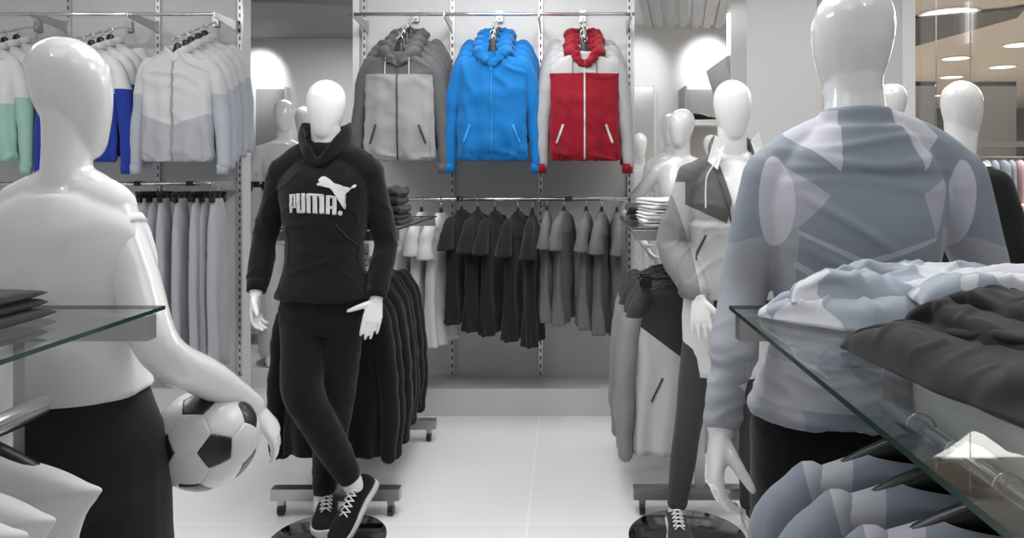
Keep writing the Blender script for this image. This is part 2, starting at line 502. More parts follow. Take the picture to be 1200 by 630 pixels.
class Fig:
    def __init__(s, x, y, yaw, ringset, zs=1.0, ws=1.0, bend=None):
        s.b = V((x, y, 0)); s.F = V((math.sin(yaw), -math.cos(yaw), 0)); s.L = V((math.cos(yaw), math.sin(yaw), 0))
        s.rs = [(z * zs, l, f, a * ws, b * ws) for z, l, f, a, b in ringset]; s.zs = zs
        s.off = bend or (lambda z: (0, 0))      # extra lateral / world shift by height
    def at(s, l, f, z):
        o = s.off(z); return s.b + s.L * (l + o[0]) + s.F * (f + o[1]) + V((0, 0, z))
    def torso(s, ge, z0=-9, z1=9, inf=0.0, seg=40, tweak=None, n=2.25, cap=True):
        R = [r for r in catmull(s.rs, 5) if z0 <= r[0] <= z1]
        rings = []
        for z, l, f, a, b in R:
            a += inf; b += inf
            if tweak: a, b, f = tweak(z, a, b, f)
            c = s.at(l, f, z); pts = []
            for k in range(seg):
                th = 2 * PI * k / seg; cs, sn = math.cos(th), math.sin(th)
                pts.append(c + s.L * (a * math.copysign(abs(cs) ** (2 / n), cs)) + s.F * (b * math.copysign(abs(sn) ** (2 / n), sn)))
            rings.append(pts)
        ge.rings(rings, (cap, cap))
    def head(s, ge, l, f, z, rx=.08, ry=.1, rz=.128, hyaw=0.0, chin=.02, tilt=0.0, nk=1.0):
        c = s.at(l, f, z); q = Matrix.Rotation(hyaw, 3, 'Z'); Fh = q @ s.F; Lh = q @ s.L
        rings = []
        for t, k, *_ in catmull([(a, b) for a, b in HEADP], 3):
            h = (t - .5) * 2 * rz
            fw = chin * (1 - t) ** 1.5 * 1.6 - .008 * t
            cc = c + V((0, 0, h)) + Fh * fw + Lh * (h * tilt)
            rings.append([cc + Lh * (rx * k * math.cos(2 * PI * i / 36)) + Fh * (ry * min(1, k * 1.02) * math.sin(2 * PI * i / 36)) for i in range(36)])
        ge.rings(rings)
        # neck rises into the skull
        ge.tube([s.at(l, f - .015, z - rz * 1.35), s.at(l, f - .012, z - rz * .75), s.at(l, f - .01, z - rz * .1)], [(rx * .72 * nk, rx * .74 * nk), (rx * .68 * nk, rx * .72 * nk), (rx * .72 * nk, rx * .8 * nk)], 24, ref=tuple(s.F), smooth=3)

def trap(ge, fig, shl, shr, zneck, rs=.055, rm=.06):
    """shoulder girdle joining both shoulder joints below the neck"""
    m = (V(shl) + V(shr)) / 2
    ge.tube([shl, V(shl) * .6 + m * .4 + V((0, 0, (zneck - m.z) * .38)), m + V((0, 0, (zneck - m.z) * .62)), V(shr) * .6 + m * .4 + V((0, 0, (zneck - m.z) * .38)), shr],
            [rs, rs, rm, rs, rs], 18, ref=tuple(fig.F), smooth=4)

def shoe(parent, heel, toe, up=(0, 0, 1), mat_up=None, length=.285, label=None):
    """running shoe from heel to toe; laces on top"""
    x = (V(toe) - V(heel)).normalized(); z = V(up); z = (z - x * z.dot(x)).normalized(); y = z.cross(x)
    M = Matrix(((x.x, y.x, z.x, heel[0]), (x.y, y.y, z.y, heel[1]), (x.z, y.z, z.z, heel[2]), (0, 0, 0, 1)))
    k = length / .285
    prof = [(.0, .022, .055), (.008, .032, .078), (.03, .038, .092), (.06, .038, .088), (.10, .038, .083), (.14, .042, .07), (.18, .049, .058), (.22, .051, .05), (.25, .046, .043), (.275, .03, .034), (.285, .012, .025)]
    R = []
    for px, w, h in [tuple(q) for q in catmull(prof, 3)]:
        ring = []
        for i in range(24):
            th = 2 * PI * i / 24; cs, sn = math.cos(th), math.sin(th)
            zz = .02 + (h - .02) * (.5 + .5 * math.copysign(abs(sn) ** .75, sn))
            ww = w * math.copysign(abs(cs) ** .75, cs) * (1 - .42 * max(0, sn) * (1 if px < .17 else .6))
            ring.append(V((px * k, ww * k, zz * k)))
        R.append(ring)
    ge = G().rings(R); me = ge.mesh(); me.transform(M)
    sh = wpart('shoe', me, mat_up or M_black, parent, label=label)
    R = []
    for zz, gw in ((0, .88), (.004, .98), (.02, 1.06), (.027, 1.03), (.028, .8)):
        ring = []
        pr = catmull(prof, 2)
        a = [(p[0] - .004 * (p[0] < .1) + .004 * (p[0] > .2), p[1] * gw + .002) for p in pr]
        ring = [V((p[0] * k, p[1] * k, zz * k)) for p in a] + [V((p[0] * k, -p[1] * k, zz * k)) for p in a[::-1]]
        R.append(ring)
    me = G().rings(R).mesh(); me.transform(M)
    wpart('sole', me, mat('shoe_sole', g(215), .6), sh, sharp=40)
    la = G()
    for i in range(5):
        xa = .088 + i * .019; za = .093 - i * .0065 - (.003 if i > 3 else 0)
        for sg in (-1, 1):
            la.tube([(xa * k, -.022 * sg * k, (za - .006) * k), ((xa + .01) * k, 0, (za + .003) * k), ((xa + .02) * k, .022 * sg * k, (za - .012) * k)], [.0028 * k] * 3, 6, ref=(0, 0, 1), smooth=3)
    me = la.mesh(); me.transform(M)
    wpart('laces', me, mat('laces', g(225), .8), sh)
    return sh

def base_disc(parent, c, r=.235):
    wpart('stand_base', G().lathe([(.01, 0), (r, 0), (r, .006), (r - .006, .009), (.01, .009)], (c[0], c[1], .0005), 64), mat('dark_chrome', g(120), .08, metal=1), parent, sharp=40)

def cloth_noise(amp, s=(7, 7, 2.5), off=0.0, ra=0.0, rs=(9, 9, 4)):
    def fn(co, n):
        return amp * noise.noise(V((co.x * s[0] + off, co.y * s[1], co.z * s[2]))) + ra * max(0, ridge(co, rs, off) - .55)
    return fn

# ---------------------------------------------------------------- black tracksuit mannequin
def black_man():
    D = 3.1
    t = thing('mannequin', 'white egg-headed mannequin in black hoodie with white lettering and black joggers', 'mannequin', (-1.0, D, 0))
    f = Fig(-1.0, D, 0.0, MALE, bend=lambda z: ((1.0 - z) * .0, 0))
    shL, elL, wrL = W(333, 203, 3.1), W(311, 275, 3.14), W(300, 343, 3.02)
    shR, elR, wrR = W(433, 203, 3.1), W(451, 282, 3.15), W(441, 350, 3.04)
    ge = G(); f.torso(ge); f.head(ge, 0, .0, 1.757, rx=.077, ry=.098, rz=.133, chin=.012)
    trap(ge, f, shL, shR, 1.62, .046, .055)
    for a, b, c in ((shL, elL, wrL), (shR, elR, wrR)):
        ge.tube([a, a * .5 + b * .5, b, b * .5 + c * .5, c], [.047, .046, .042, .038, .026], 18)
    hand(ge, wrL, W(299, 372, 3.0) - wrL, (.9, -.1, -.2), (.25, -1, .0), (.32, .36, .42, .45), thumb=(.75, .6, .35))
    hand(ge, wrR, W(431, 398, 2.99) - wrR, (-.25, .9, 0), (-1, -.2, 0), (.12, .14, .2, .26), thumb=(.5, .95, 0), tcurl=.05, spread=.0)
    # legs: image-left leg bends and crosses in front, the other stands behind
    h1, k1, a1 = W(355, 372, 3.1), W(356, 462, 3.0), W(412, 564, 3.14)
    h2, k2, a2 = W(400, 372, 3.1), W(392, 470, 3.14), W(379, 580, 3.26)
    ge.tube([h1, h1 * .5 + k1 * .5, k1, k1 * .6 + a1 * .4, a1], [.088, .078, .058, .056, .036], 20, ref=(0, 1, 0))
    ge.tube([h2, h2 * .5 + k2 * .5, k2, k2 * .6 + a2 * .4, a2], [.088, .078, .058, .056, .036], 20, ref=(0, 1, 0))
    b1 = W(424, 583, 3.15); b2 = V((a2.x, a2.y - .03, .06))
    ge.tube([a1, b1], [.036, .03], 14, smooth=1); ge.tube([a2, b2], [.036, .03], 14, smooth=1)
    wpart('body', fuse(ge, .0042, 5), M_gloss_f, t)
    # socks
    for a, b in ((a1, W(428, 574, 3.05)), (a2, V((a2.x, a2.y, .09)))):
        a = V(a); b = V(b)
    wpart('sock', G().tube([k1 * .12 + a1 * .88, a1 + (b1 - a1) * .22, a1 + (b1 - a1) * .5], [.042, .042, .04], 20), mat('sock_white', g(222), .9), t)
    wpart('sock', G().tube([k2 * .1 + a2 * .9, a2 + V((0, -.005, -.05))], [.041, .043], 20, smooth=1), mat('sock_white', g(222), .9), t)
    # joggers
    ge = G()
    f.torso(ge, .80, 1.06, inf=.010)
    ge.tube([h1 + V((0, 0, .04)), h1 * .5 + k1 * .5, k1, k1 * .55 + a1 * .45, k1 * .1 + a1 * .9], [.094, .092, .078, .07, .052], 26)
    ge.tube([h2 + V((0, 0, .04)), h2 * .5 + k2 * .5, k2, k2 * .55 + a2 * .45, k2 * .12 + a2 * .88], [.094, .092, .078, .07, .052], 26)
    me = displace(fuse(ge, .006, 6), cloth_noise(.007, (9, 9, 7), 3, .006, (11, 11, 9)))
    wpart('joggers', me, M_black, t)
    for k_, a_ in ((k1, a1), (k2, a2)):
        wpart('ankle_cuff', G().tube([k_ * .12 + a_ * .88, k_ * .03 + a_ * .97], [.047, .044], 26, smooth=2, round_=(False, False)), M_black, t)
    # hoodie
    ge = G()
    def tw(z, a, b, fo):
        if z < 1.2: a += .004; b += .006
        if z < 1.1: a += .012 * (1.1 - z) / .1; b += .014 * (1.1 - z) / .1
        return a, b, fo
    f.torso(ge, .985, 1.56, inf=.013, tweak=tw)
    trap(ge, f, shL, shR, 1.635, .064, .07)
    for a, b, c in ((shL, elL, wrL), (shR, elR, wrR)):
        ge.tube([a, a * .5 + b * .5, b, b * .5 + c * .5, b * .18 + c * .82], [.06, .056, .051, .049, .043], 24)
    me = displace(fuse(ge, .006, 6), cloth_noise(.008, (8, 8, 6), 11, .009, (9, 9, 8)))
    hood_me = me
    hd = wpart('hoodie', me, M_black, t)
    for b, c in ((elL, wrL), (elR, wrR)):
        wpart('sleeve_cuff', G().tube([b * .2 + c * .8, b * .02 + c * .98], [.044, .038], 26, smooth=2, round_=(False, False)), M_black, hd)
    # hem band
    R = [r for r in catmull(f.rs, 5) if .975 < r[0] < 1.05]
    hb = G(); f.torso(hb, .97, 1.04, inf=.02, cap=False)
    # hood standing up round the neck, open in a V at the front
    X0 = -1.0
    hp = [(X0, D - .105, 1.545), (X0 + .052, D - .09, 1.59), (X0 + .095, D - .02, 1.655), (X0 + .075, D + .07, 1.66), (X0, D + .1, 1.64),
          (X0 - .075, D + .07, 1.66), (X0 - .095, D - .02, 1.655), (X0 - .052, D - .09, 1.59)]
    hg = G().tube(hp, [(.012, .018), (.012, .03), (.012, .048), (.018, .055), (.026, .055), (.018, .055), (.012, .048), (.012, .03)], 16, ref=(0, 0, 1), closed=True, smooth=5)
    wpart('hood', displace(smooth(fuse(hg, .005, 4)), cloth_noise(.005, (16, 16, 16), 2)), M_black, hd)
    # printed lettering and leaping cat, laid on the chest
    b0 = base_of(hd)
    def pq(cx, cy):
        px = 330 + cx / 10.5; py = 200 + cy / 10.5
        w = W(px, py, D - .145); return (w.x - b0.x, w.z)
    P_ = [[(62, 292), (150, 286), (160, 300), (160, 455), (150, 465), (103, 465), (103, 524), (66, 524)]]
    L_P = [[(62, 292), (103, 290), (103, 524), (66, 524)], [(103, 290), (145, 286), (150, 290), (150, 318), (103, 322)],
           [(122, 320), (150, 318), (157, 455), (148, 463), (122, 464)], [(103, 438), (122, 436), (122, 464), (103, 465)]]
    L_U = [[(160, 282), (208, 280), (210, 490), (212, 524), (175, 524), (166, 512)], [(228, 278), (276, 276), (276, 512), (268, 524), (228, 524)], [(209, 490), (229, 490), (229, 524), (209, 524)]]
    L_M = [[(292, 284), (342, 278), (342, 524), (292, 524)], [(342, 278), (500, 290), (506, 304), (506, 320), (342, 312)], [(368, 312), (425, 316), (430, 528), (368, 526)], [(448, 316), (506, 320), (510, 532), (454, 530)]]
    L_A = [[(528, 306), (574, 304), (574, 540), (528, 534)], [(574, 304), (650, 316), (656, 330), (656, 344), (574, 340)], [(604, 342), (656, 344), (654, 546), (604, 544)], [(574, 436), (604, 438), (604, 478), (574, 474)]]
    cat = [(432, 112), (450, 88), (470, 72), (495, 68), (515, 72), (545, 88), (580, 115), (615, 150), (650, 195), (690, 240), (720, 257), (755, 257), (790, 240), (815, 208), (840, 180), (862, 170), (878, 182), (872, 200), (850, 218), (825, 218),
           (790, 258), (762, 282), (754, 320), (752, 370), (764, 420), (762, 455), (755, 476), (742, 474), (735, 450), (722, 405), (700, 350), (686, 290), (650, 268), (605, 244), (570, 212), (545, 192), (510, 200), (480, 192), (455, 176), (445, 184), (432, 186), (420, 174), (418, 158), (432, 150), (455, 148), (482, 152), (484, 142), (460, 138), (440, 130)]
    dot = [(696 + 25 * math.cos(a), 526 + 30 * math.sin(a)) for a in [i * PI / 8 for i in range(16)]]
    for nm, polys in (('printed_letter', L_P), ('printed_letter', L_U), ('printed_letter', L_M), ('printed_letter', L_A), ('printed_cat_logo', [cat]), ('printed_mark', [dot])):
        dm = decal([[pq(*p) for p in pl] for pl in polys], hood_me, -1, .002, .001, .008)
        obj(nm, dm, mat('print_white', g(205), .7), hd)
    # kangaroo pocket seam lines
    pk = [strip((W(395, 262, 3).x - b0.x, W(395, 262, 3).z), (W(418, 290, 3).x - b0.x, W(418, 290, 3).z), .004)]
    obj('pocket_seam', decal(pk, hood_me, -1, .002, .002, .008), mat('seam_grey', g(44), .9), hd)
    # shoes
    shoe(t, (V((a2.x + .002, a2.y + .065, .012))), V((W(378, 628, 3.04).x, a2.y - .2, .012)), length=.30)
    hl = W(438, 566, 3.23); tt = W(402, 627, 3.05)
    shoe(t, hl, tt, up=(-.38, -.75, .6), length=.30)
    base_disc(t, (-.975, 3.04))
    return t
black_man()

# ---------------------------------------------------------------- near right: compression shirt, seen from behind
def shirt_mat():
    """sport shirt: slate body, pale shoulder wedges, pale side panels, mid-grey forearms"""
    m = mat('sport_shirt', (139, 147, 158), .62, spec=.3)
    B = V((.575, 1.52, 0)); ds = 1.42
    def q(px, py, d=ds): w = W(px, py, d); return (w.x - B.x, w.z)
    pale = (196, 196, 206); lo = (158, 160, 168); band = (176, 181, 188)
    def sh(pts, d=ds): return ('poly', [q(x, y, d) for x, y in pts])
    reg = [([sh([(820, 302), (925, 262), (925, 700), (780, 700)], 1.5), sh([(1085, 262), (1220, 300), (1240, 700), (1090, 700)], 1.5)], (160, 163, 171)),
           ([sh([(926, 298), (1098, 290), (1085, 308), (990, 312), (940, 285)])], (139, 147, 158)),
           ([sh([(940, 128), (986, 128), (977, 201), (931, 158)], 1.45), sh([(1045, 126), (1085, 126), (1107, 158), (1074, 201)], 1.46)], pale),
           ([sh([(926, 193), (972, 229), (942, 264), (922, 275)]), sh([(1081, 227), (1122, 207), (1102, 268), (1097, 277)])], (172, 173, 184)),
           ([('ell', *q(911, 236, 1.46), .029, .09), ('ell', *q(1131, 240, 1.47), .029, .09)], pale),
           ([sh([(936, 269), (940, 276), (1012, 312), (1010, 303)]), sh([(1100, 277), (1098, 283), (1010, 312), (1012, 303)]), sh([(938, 308), (936, 315), (985, 345), (990, 338)])], band),
           ([sh([(880, 430), (1160, 430), (1160, 480), (880, 480)])], (178, 180, 186))]
    masks(m, (139, 147, 158), reg)
    nt = m.node_tree
    return add_bump(m, 9, .35, .008, weave=1000, aniso=(.6, .6, 2.2))
def near_man():
    D = 1.52
    t = thing('mannequin', 'near mannequin seen from behind in slate and pale grey long-sleeved sport shirt', 'mannequin', (.575, D, 0))
    f = Fig(.59, D, PI, MALE, ws=.96)
    shL, elL, wrL = W(908, 208, 1.54), W(872, 335, 1.56), W(845, 500, 1.44)
    shR, elR, wrR = W(1116, 208, 1.54), W(1156, 335, 1.58), W(1172, 470, 1.46)
    ge = G(); f.torso(ge); f.head(ge, 0, .01, 1.752, rx=.079, ry=.098, rz=.135, chin=.012)
    trap(ge, f, shL, shR, 1.625)
    for a, b, c in ((shL, elL, wrL), (shR, elR, wrR)):
        ge.tube([a, a * .5 + b * .5, b, b * .5 + c * .5, c], [.058, .054, .044, .04, .028], 22)
    hand(ge, wrL, W(838, 545, 1.42) - wrL, (1, .1, -.1), (.35, -1, 0), (.5, .55, .6, .62), thumb=(.9, .55, .6), tcurl=.25, s=1.06)
    hand(ge, wrR, W(1176, 520, 1.45) - wrR, (-1, .1, 0), (-.1, 1, 0), (.4, .45, .5, .55), s=1.05)
    h1, k1, a1 = f.at(.1, 0, .93), f.at(.12, .02, .5), f.at(.14, -.02, .09)
    h2, k2, a2 = f.at(-.1, 0, .93), f.at(-.12, .02, .5), f.at(-.14, -.02, .09)
    for h, k, a in ((h1, k1, a1), (h2, k2, a2)):
        ge.tube([h, h * .5 + k * .5, k, k * .6 + a * .4, a, a + f.F * .12 - V((0, 0, .05))], [.09, .08, .06, .058, .038, .03], 20)
    wpart('body', fuse(ge, .0045, 5), M_gloss, t)
    # trousers
    ge = G(); f.torso(ge, .84, 1.06, inf=.014, n=2.4)
    for h, k, a in ((h1, k1, a1), (h2, k2, a2)):
        ge.tube([h + V((0, 0, .05)), h * .5 + k * .5, k, k * .5 + a * .5, k * .08 + a * .92], [.112, .1, .082, .07, .055], 26)
    wpart('trousers', displace(fuse(ge, .008, 6), cloth_noise(.007, (7, 7, 5), 5, .006)), M_blacksmooth, t)
    # shirt
    ge = G()
    def tw(z, a, b, fo):
        if z < 1.24: u = (1.24 - z) / .22; a += .04 * u; b += .035 * u
        if z > 1.5: b += .016; a += .006
        return a, b, fo
    f.torso(ge, 1.01, 1.60, inf=.009, tweak=tw, seg=56)
    trap(ge, f, shL, shR, 1.625, .064, .066)
    ge.tube([f.at(0, -.008, 1.58), f.at(0, -.006, 1.63)], [(.074, .076), (.068, .072)], 30, ref=(0, 1, 0), smooth=1, round_=(False, False))
    for a, b, c in ((shL, elL, wrL), (shR, elR, wrR)):
        ge.tube([a, a * .5 + b * .5, b, b * .5 + c * .5, b * .07 + c * .93], [.066, .060, .051, .044, .034], 26)
    me = fuse(ge, .0055, 5)
    cx = f.b.x
    def folds(co, n):
        d = .0025 * noise.noise(co * 7)
        x = co.x - cx; z = co.z
        if abs(x) < .2:
            # strained folds across the shoulder blades
            for z0, sl, a, w in ((1.565, .10, .006, .009), (1.525, -.06, .006, .010), (1.482, .05, .005, .012)):
                zz = z0 - abs(x) * sl * .6 + .012 * math.sin(x * 16 + z0 * 40)
                d += a * math.exp(-((z - zz) / w) ** 2) * max(0, 1 - (x / .2) ** 2)
            # two long diagonal folds from the left shoulder blade
            for zc, s_, a in ((1.46, -.62, .008), (1.36, -.5, .005)):
                zz = zc + s_ * (x + .14)
                if -.15 < x < .06: d += a * math.exp(-((z - zz) / .011) ** 2) * math.sin((x + .15) / .21 * PI)
        if z < 1.22:   # loose wrinkled hem
            u = min(1, (1.22 - z) / .08)
            d += u * (.010 * noise.noise(V((co.x * 7, co.y * 7, z * 22))) + .008 * max(0, ridge(co, (7, 7, 20), 3) - .4))
        return d
    wpart('shirt', displace(me, folds), shirt_mat(), t)
    base_disc(t, (.6, 1.52), .2)
    return t
near_man()

# ---------------------------------------------------------------- near left: white t-shirt, ball under the arm
def near_woman():
    D = 1.5
    t = thing('mannequin', 'near mannequin seen from behind in white t-shirt and black trousers and football under one arm', 'mannequin', (-1.0, D, 0))
    slim = [(z, l, fo, (a if z < 1.45 else a * .86), (b if z < 1.45 else b * .86)) for z, l, fo, a, b in FEMALE]
    f = Fig(-1.005, D, PI, slim, zs=1.0)
    shR, elR, wrR = W(128, 243, 1.5), W(188, 410, 1.46), W(296, 475, 1.70)
    shL = V((2 * f.b.x - shR.x, 1.5, shR.z)); elL = shL + V((-.07, -.02, -.29)); wrL = elL + V((-.02, .12, -.24))
    ge = G(); f.torso(ge); f.head(ge, .0, .0, 1.65, rx=.074, ry=.074, rz=.124, hyaw=-.5, chin=.022, nk=.76)
    trap(ge, f, shL, shR, 1.50, .046, .05)
    for a, b, c in ((shL, elL, wrL), (shR, elR, wrR)):
        ge.tube([a, a * .5 + b * .5, b, b * .5 + c * .5, c], [.049, .046, .041, .040, .027], 22)
    # hand wraps the ball: fingers go down and back towards the camera
    hand(ge, wrR, W(326, 512, 1.73) - wrR, (-1, -.1, -.2), (0, -.9, .3), (.38, .42, .45, .48), thumb=(.6, .5, .5), s=.95)
    hand(ge, wrL, (0, .2, -1), (1, 0, 0), (0, -1, 0))
    h1, k1, a1 = f.at(.09, 0, .9), f.at(.1, .02, .49), f.at(.1, -.02, .09)
    h2, k2, a2 = f.at(-.09, 0, .9), f.at(-.1, .02, .49), f.at(-.1, -.02, .09)
    for h, k, a in ((h1, k1, a1), (h2, k2, a2)):
        ge.tube([h, h * .5 + k * .5, k, k * .6 + a * .4, a, a + f.F * .12 - V((0, 0, .05))], [.09, .075, .055, .052, .034, .028], 20)
    wpart('body', fuse(ge, .0045, 6), M_gloss, t)
    ge = G(); f.torso(ge, .84, 1.075, inf=.018)
    for h, k, a in ((h1, k1, a1), (h2, k2, a2)):
        ge.tube([h + V((0, 0, .02)), h * .5 + k * .5, k, k * .5 + a * .5, k * .05 + a * .95], [.104, .1, .09, .085, .08], 26)
    wpart('trousers', displace(fuse(ge, .008, 6), cloth_noise(.005, (6, 6, 4), 9, .004)), fabric('black_satin', g(34), .7, scale=5, strength=.4), t)
    ge = G()
    def tw(z, a, b, fo):
        if z < 1.22: u = (1.22 - z) / .2; a += .022 * u; b += .03 * u
        return a, b, fo
    f.torso(ge, 1.055, 1.462, inf=.009, tweak=tw, seg=48)
    trap(ge, f, shL, shR, 1.475, .054, .052)
    ax = V((.62, 0, -.78)).normalized(); cc = W(140, 274, 1.5)
    ge.tube([shL, shL * .85 + elL * .15], [.056, .057], 26, smooth=1, round_=(True, False))
    ge.tube([shR, cc - ax * .03, cc], [.053, .055, .0555], 26, round_=(True, False))
    me = displace(fuse(ge, .006, 5), cloth_noise(.005, (6, 6, 3), 1, .005, (6, 6, 5)))
    ts = wpart('t_shirt', me, fabric('white_jersey', g(222), .85, scale=7, strength=.3), t)
    a, b = shR, elR
    wpart('sleeve_hem', G().tube([cc - ax * .012, cc + ax * .006], [.0566, .056], 30, smooth=1, round_=(False, False)), fabric('white_jersey', g(222)), ts)
    base_disc(t, (-1.0, 1.5), .2)
near_woman()

# ---------------------------------------------------------------- right: woman in sports jacket
def jacket_woman():
    D = 3.1; x0 = .695
    t = thing('mannequin', 'white mannequin in light sports jacket with dark yoke, white skirt and leggings', 'mannequin', (x0, D, 0))
    f = Fig(x0, D, -.0, [(z, l, fo, a * (1.16 if z > 1.48 else 1), b * (1.1 if z > 1.48 else 1)) for z, l, fo, a, b in FEMALE], zs=1.065, ws=1.04)
    shL, elL, wrL = W(812, 208, 3.1), W(790, 288, 3.13), W(819, 347, 2.93)
    shR = V((2 * x0 - shL.x, 3.1, shL.z)); elR = shR + V((.05, .06, -.28)); wrR = elR + V((-.05, -.12, -.22))
    ge = G(); f.torso(ge); f.head(ge, 0, 0, 1.757, rx=.077, ry=.1, rz=.133, chin=.012, nk=1.1)
    trap(ge, f, shL, shR, 1.60, .048, .05)
    for a, b, c in ((shL, elL, wrL), (shR, elR, wrR)):
        ge.tube([a, a * .5 + b * .5, b, b * .5 + c * .5, c], [.05, .046, .038, .034, .024], 18)
    hand(ge, wrL, W(822, 385, 2.9) - wrL, (.35, .9, -.1), (1, -.5, .2), (.14, .14, .16, .18), spread=.09, s=1.02, thumb=(.75, .8, 0))
    hand(ge, wrR, (0, -.2, -1), (-1, 0, 0), (0, -1, 0))
    h1, k1, a1 = W(826, 400, 3.1), W(806, 500, 3.08), W(792, 600, 3.1)
    h2, k2, a2 = W(880, 400, 3.1), W(882, 500, 3.12), W(878, 600, 3.14)
    for h, k, a in ((h1, k1, a1), (h2, k2, a2)):
        ge.tube([h, h * .5 + k * .5, k, k * .6 + a * .4, a, a + V((0, -.1, -.04))], [.088, .074, .052, .05, .033, .028], 20)
    wpart('body', fuse(ge, .0045, 5), M_gloss_f, t)
    mleg = fabric('leggings_grey', g(62), .9, scale=8, strength=.3)
    ge = G(); f.torso(ge, .86, 1.08, inf=.006)
    for h, k, a in ((h1, k1, a1), (h2, k2, a2)):
        ge.tube([h, h * .5 + k * .5, k, k * .55 + a * .45, k * .1 + a * .9], [.092, .076, .056, .053, .039], 22)
    lg = wpart('leggings', displace(fuse(ge, .006, 4), cloth_noise(.002, (9, 9, 9), 5)), mleg, t)
    for k, a in ((k1, a1), (k2, a2)):
        wpart('ankle_cuff', G().tube([k * .16 + a * .84, k * .13 + a * .87], [.043, .043], 24, smooth=2), mleg, lg)
        wpart('sock', G().tube([k * .1 + a * .9, a + V((0, 0, -.02))], [.036, .036], 20, smooth=1), mat('sock_white', g(222), .9), t)
    # short skirt
    rr = []
    for z, a, b in ((.672, .171, .125), (.70, .172, .126), (.8, .176, .128), (.9, .18, .128), (1.0, .172, .12), (1.06, .15, .105)):
        rr.append([V((x0 - .02 + a * 1.05 * math.cos(i * PI / 30), D + b * math.sin(i * PI / 30), z)) for i in range(60)])
    wpart('skirt', displace(smooth(G().rings(rr, (True, True)).mesh()), cloth_noise(.003, (8, 8, 2), 3)), fabric('skirt_white', g(215), .85, scale=6, strength=.2), t)
    # jacket open in a V
    ge = G()
    def tw(z, a, b, fo):
        if z < 1.3: a += .022; b += .022
        return a, b, fo
    f.torso(ge, .985, 1.54, inf=.024, tweak=tw, seg=50)
    trap(ge, f, shL, shR, 1.565, .062, .058)
    for a, b, c in ((shL, elL, wrL), (shR, elR, wrR)):
        ge.tube([a, a * .5 + b * .5, b, b * .5 + c * .5, b * .13 + c * .87], [.068, .07, .07, .068, .052], 26)
    me = displace(fuse(ge, .005, 6), cloth_noise(.006, (8, 8, 6), 21, .010, (9, 9, 8)))
    # cut the V opening
    bm = bmesh.new(); bm.from_mesh(me)
    zt, zb = 1.70, W(862, 272, 2.95).z
    for sg in (-1, 1):
        slope = .072 / (1.56 - zb)
        gsel = [f_ for f_ in bm.faces if f_.calc_center_median().y < D - .01 and f_.calc_center_median().z > zb - .01 and abs(f_.calc_center_median().x - x0) < .16]
        ge_ = set(); [ge_.update(f_.verts) for f_ in gsel]; ee = set(); [ee.update(f_.edges) for f_ in gsel]
        bmesh.ops.bisect_plane(bm, geom=gsel + list(ge_) + list(ee), dist=1e-5, plane_co=V((x0 - .003, D, zb)), plane_no=V((1, 0, -sg * slope)).normalized())
    bm.faces.ensure_lookup_table()
    dele = []
    for fc in bm.faces:
        c = fc.calc_center_median(); xx = c.x - x0 + .003
        if c.y < D - .01 and c.z > zb:
            hw = (c.z - zb) / (1.56 - zb) * .072
            if abs(xx) < hw: dele.append(fc)
        elif c.z > 1.585 and abs(xx) < .07: dele.append(fc)
    bmesh.ops.delete(bm, geom=dele, context='FACES'); bm.to_mesh(me); bm.free()
    jm = fabric('sport_jacket', g(205), .7, scale=9, strength=.4, spec=.4)
    B = V((x0, D, 0)); ds = 2.98
    def q(px, py, d=ds): w = W(px, py, d); return (w.x - B.x, w.z)
    def sh(pts, *a): return ('poly', [q(*p) for p in pts]) + a
    masks(jm, g(168), [([sh([(700, 212), (805, 212), (812, 290), (835, 360), (700, 420)]), sh([(917, 212), (1020, 212), (1020, 420), (908, 420)])], g(122)),
                       ([sh([(770, 140), (860, 140), (858, 214), (760, 213)]), sh([(806, 212), (860, 212), (851, 262), (806, 240)]), sh([(860, 140), (970, 140), (970, 213), (860, 213)]), sh([(864, 212), (916, 212), (916, 240), (874, 262)])], g(82)),
                       ])
    jk = wpart('jacket', me, jm, t)
    b0 = base_of(jk)
    def q2(px, py, d=2.95): w = W(px, py, d); return (w.x - b0.x, w.z)
    obj('zipper', decal([strip(q2(861, 274), q2(861, 350), .006)], me, -1, .002, .002, .01), M_dark, jk)
    obj('zipper', decal([strip(q2(842, 200), q2(861, 274), .006)], me, -1, .002, .002, .01), M_dark, jk)
    obj('pocket_zip', decal([strip(q2(829, 276), q2(818, 306), .007)], me, -1, .002, .002, .01), M_dark, jk)
    # stand collar with two white lapel points
    cg = G().tube([(x0 - .085, D - .06, 1.565), (x0 - .085, D + .02, 1.60), (x0 - .05, D + .07, 1.63), (x0, D + .085, 1.64), (x0 + .05, D + .07, 1.63), (x0 + .085, D + .02, 1.60), (x0 + .085, D - .06, 1.565)],
                  [(.012, .035)] * 7, 14, ref=(0, 0, 1), smooth=4)
    wpart('collar', cg, mat('collar_grey', g(96), .85), jk)
    for s_ in (-1, 1):
        lp = [V((x0 + s_ * x, y, z)) for x, y, z in ((.052, D - .105, 1.62), (.088, D - .095, 1.655), (.118, D - .085, 1.55), (.085, D - .118, 1.515))]
        if s_ > 0: lp = [p + V((.0, 0, .01)) for p in lp]
        g2 = G().add(lp + [p + V((0, .008, 0)) for p in lp], [(0, 1, 2, 3), (7, 6, 5, 4), (0, 4, 5, 1), (1, 5, 6, 2), (2, 6, 7, 3), (3, 7, 4, 0)])
        wpart('lapel', g2, mat('lapel_white', g(228), .8), jk, sharp=30)
    wpart('drawstring', G().tube([W(840, 188, 2.93), W(829, 205, 2.93), W(827, 222, 2.94), W(827, 243, 2.94)], [.0032] * 4, 8), mat('laces', g(225), .8), jk)
    shoe(t, V((a1.x, a1.y + .05, .022)), V((a1.x - .005, a1.y - .2, .022)), mat_up=fabric('shoe_grey', g(48), .8))
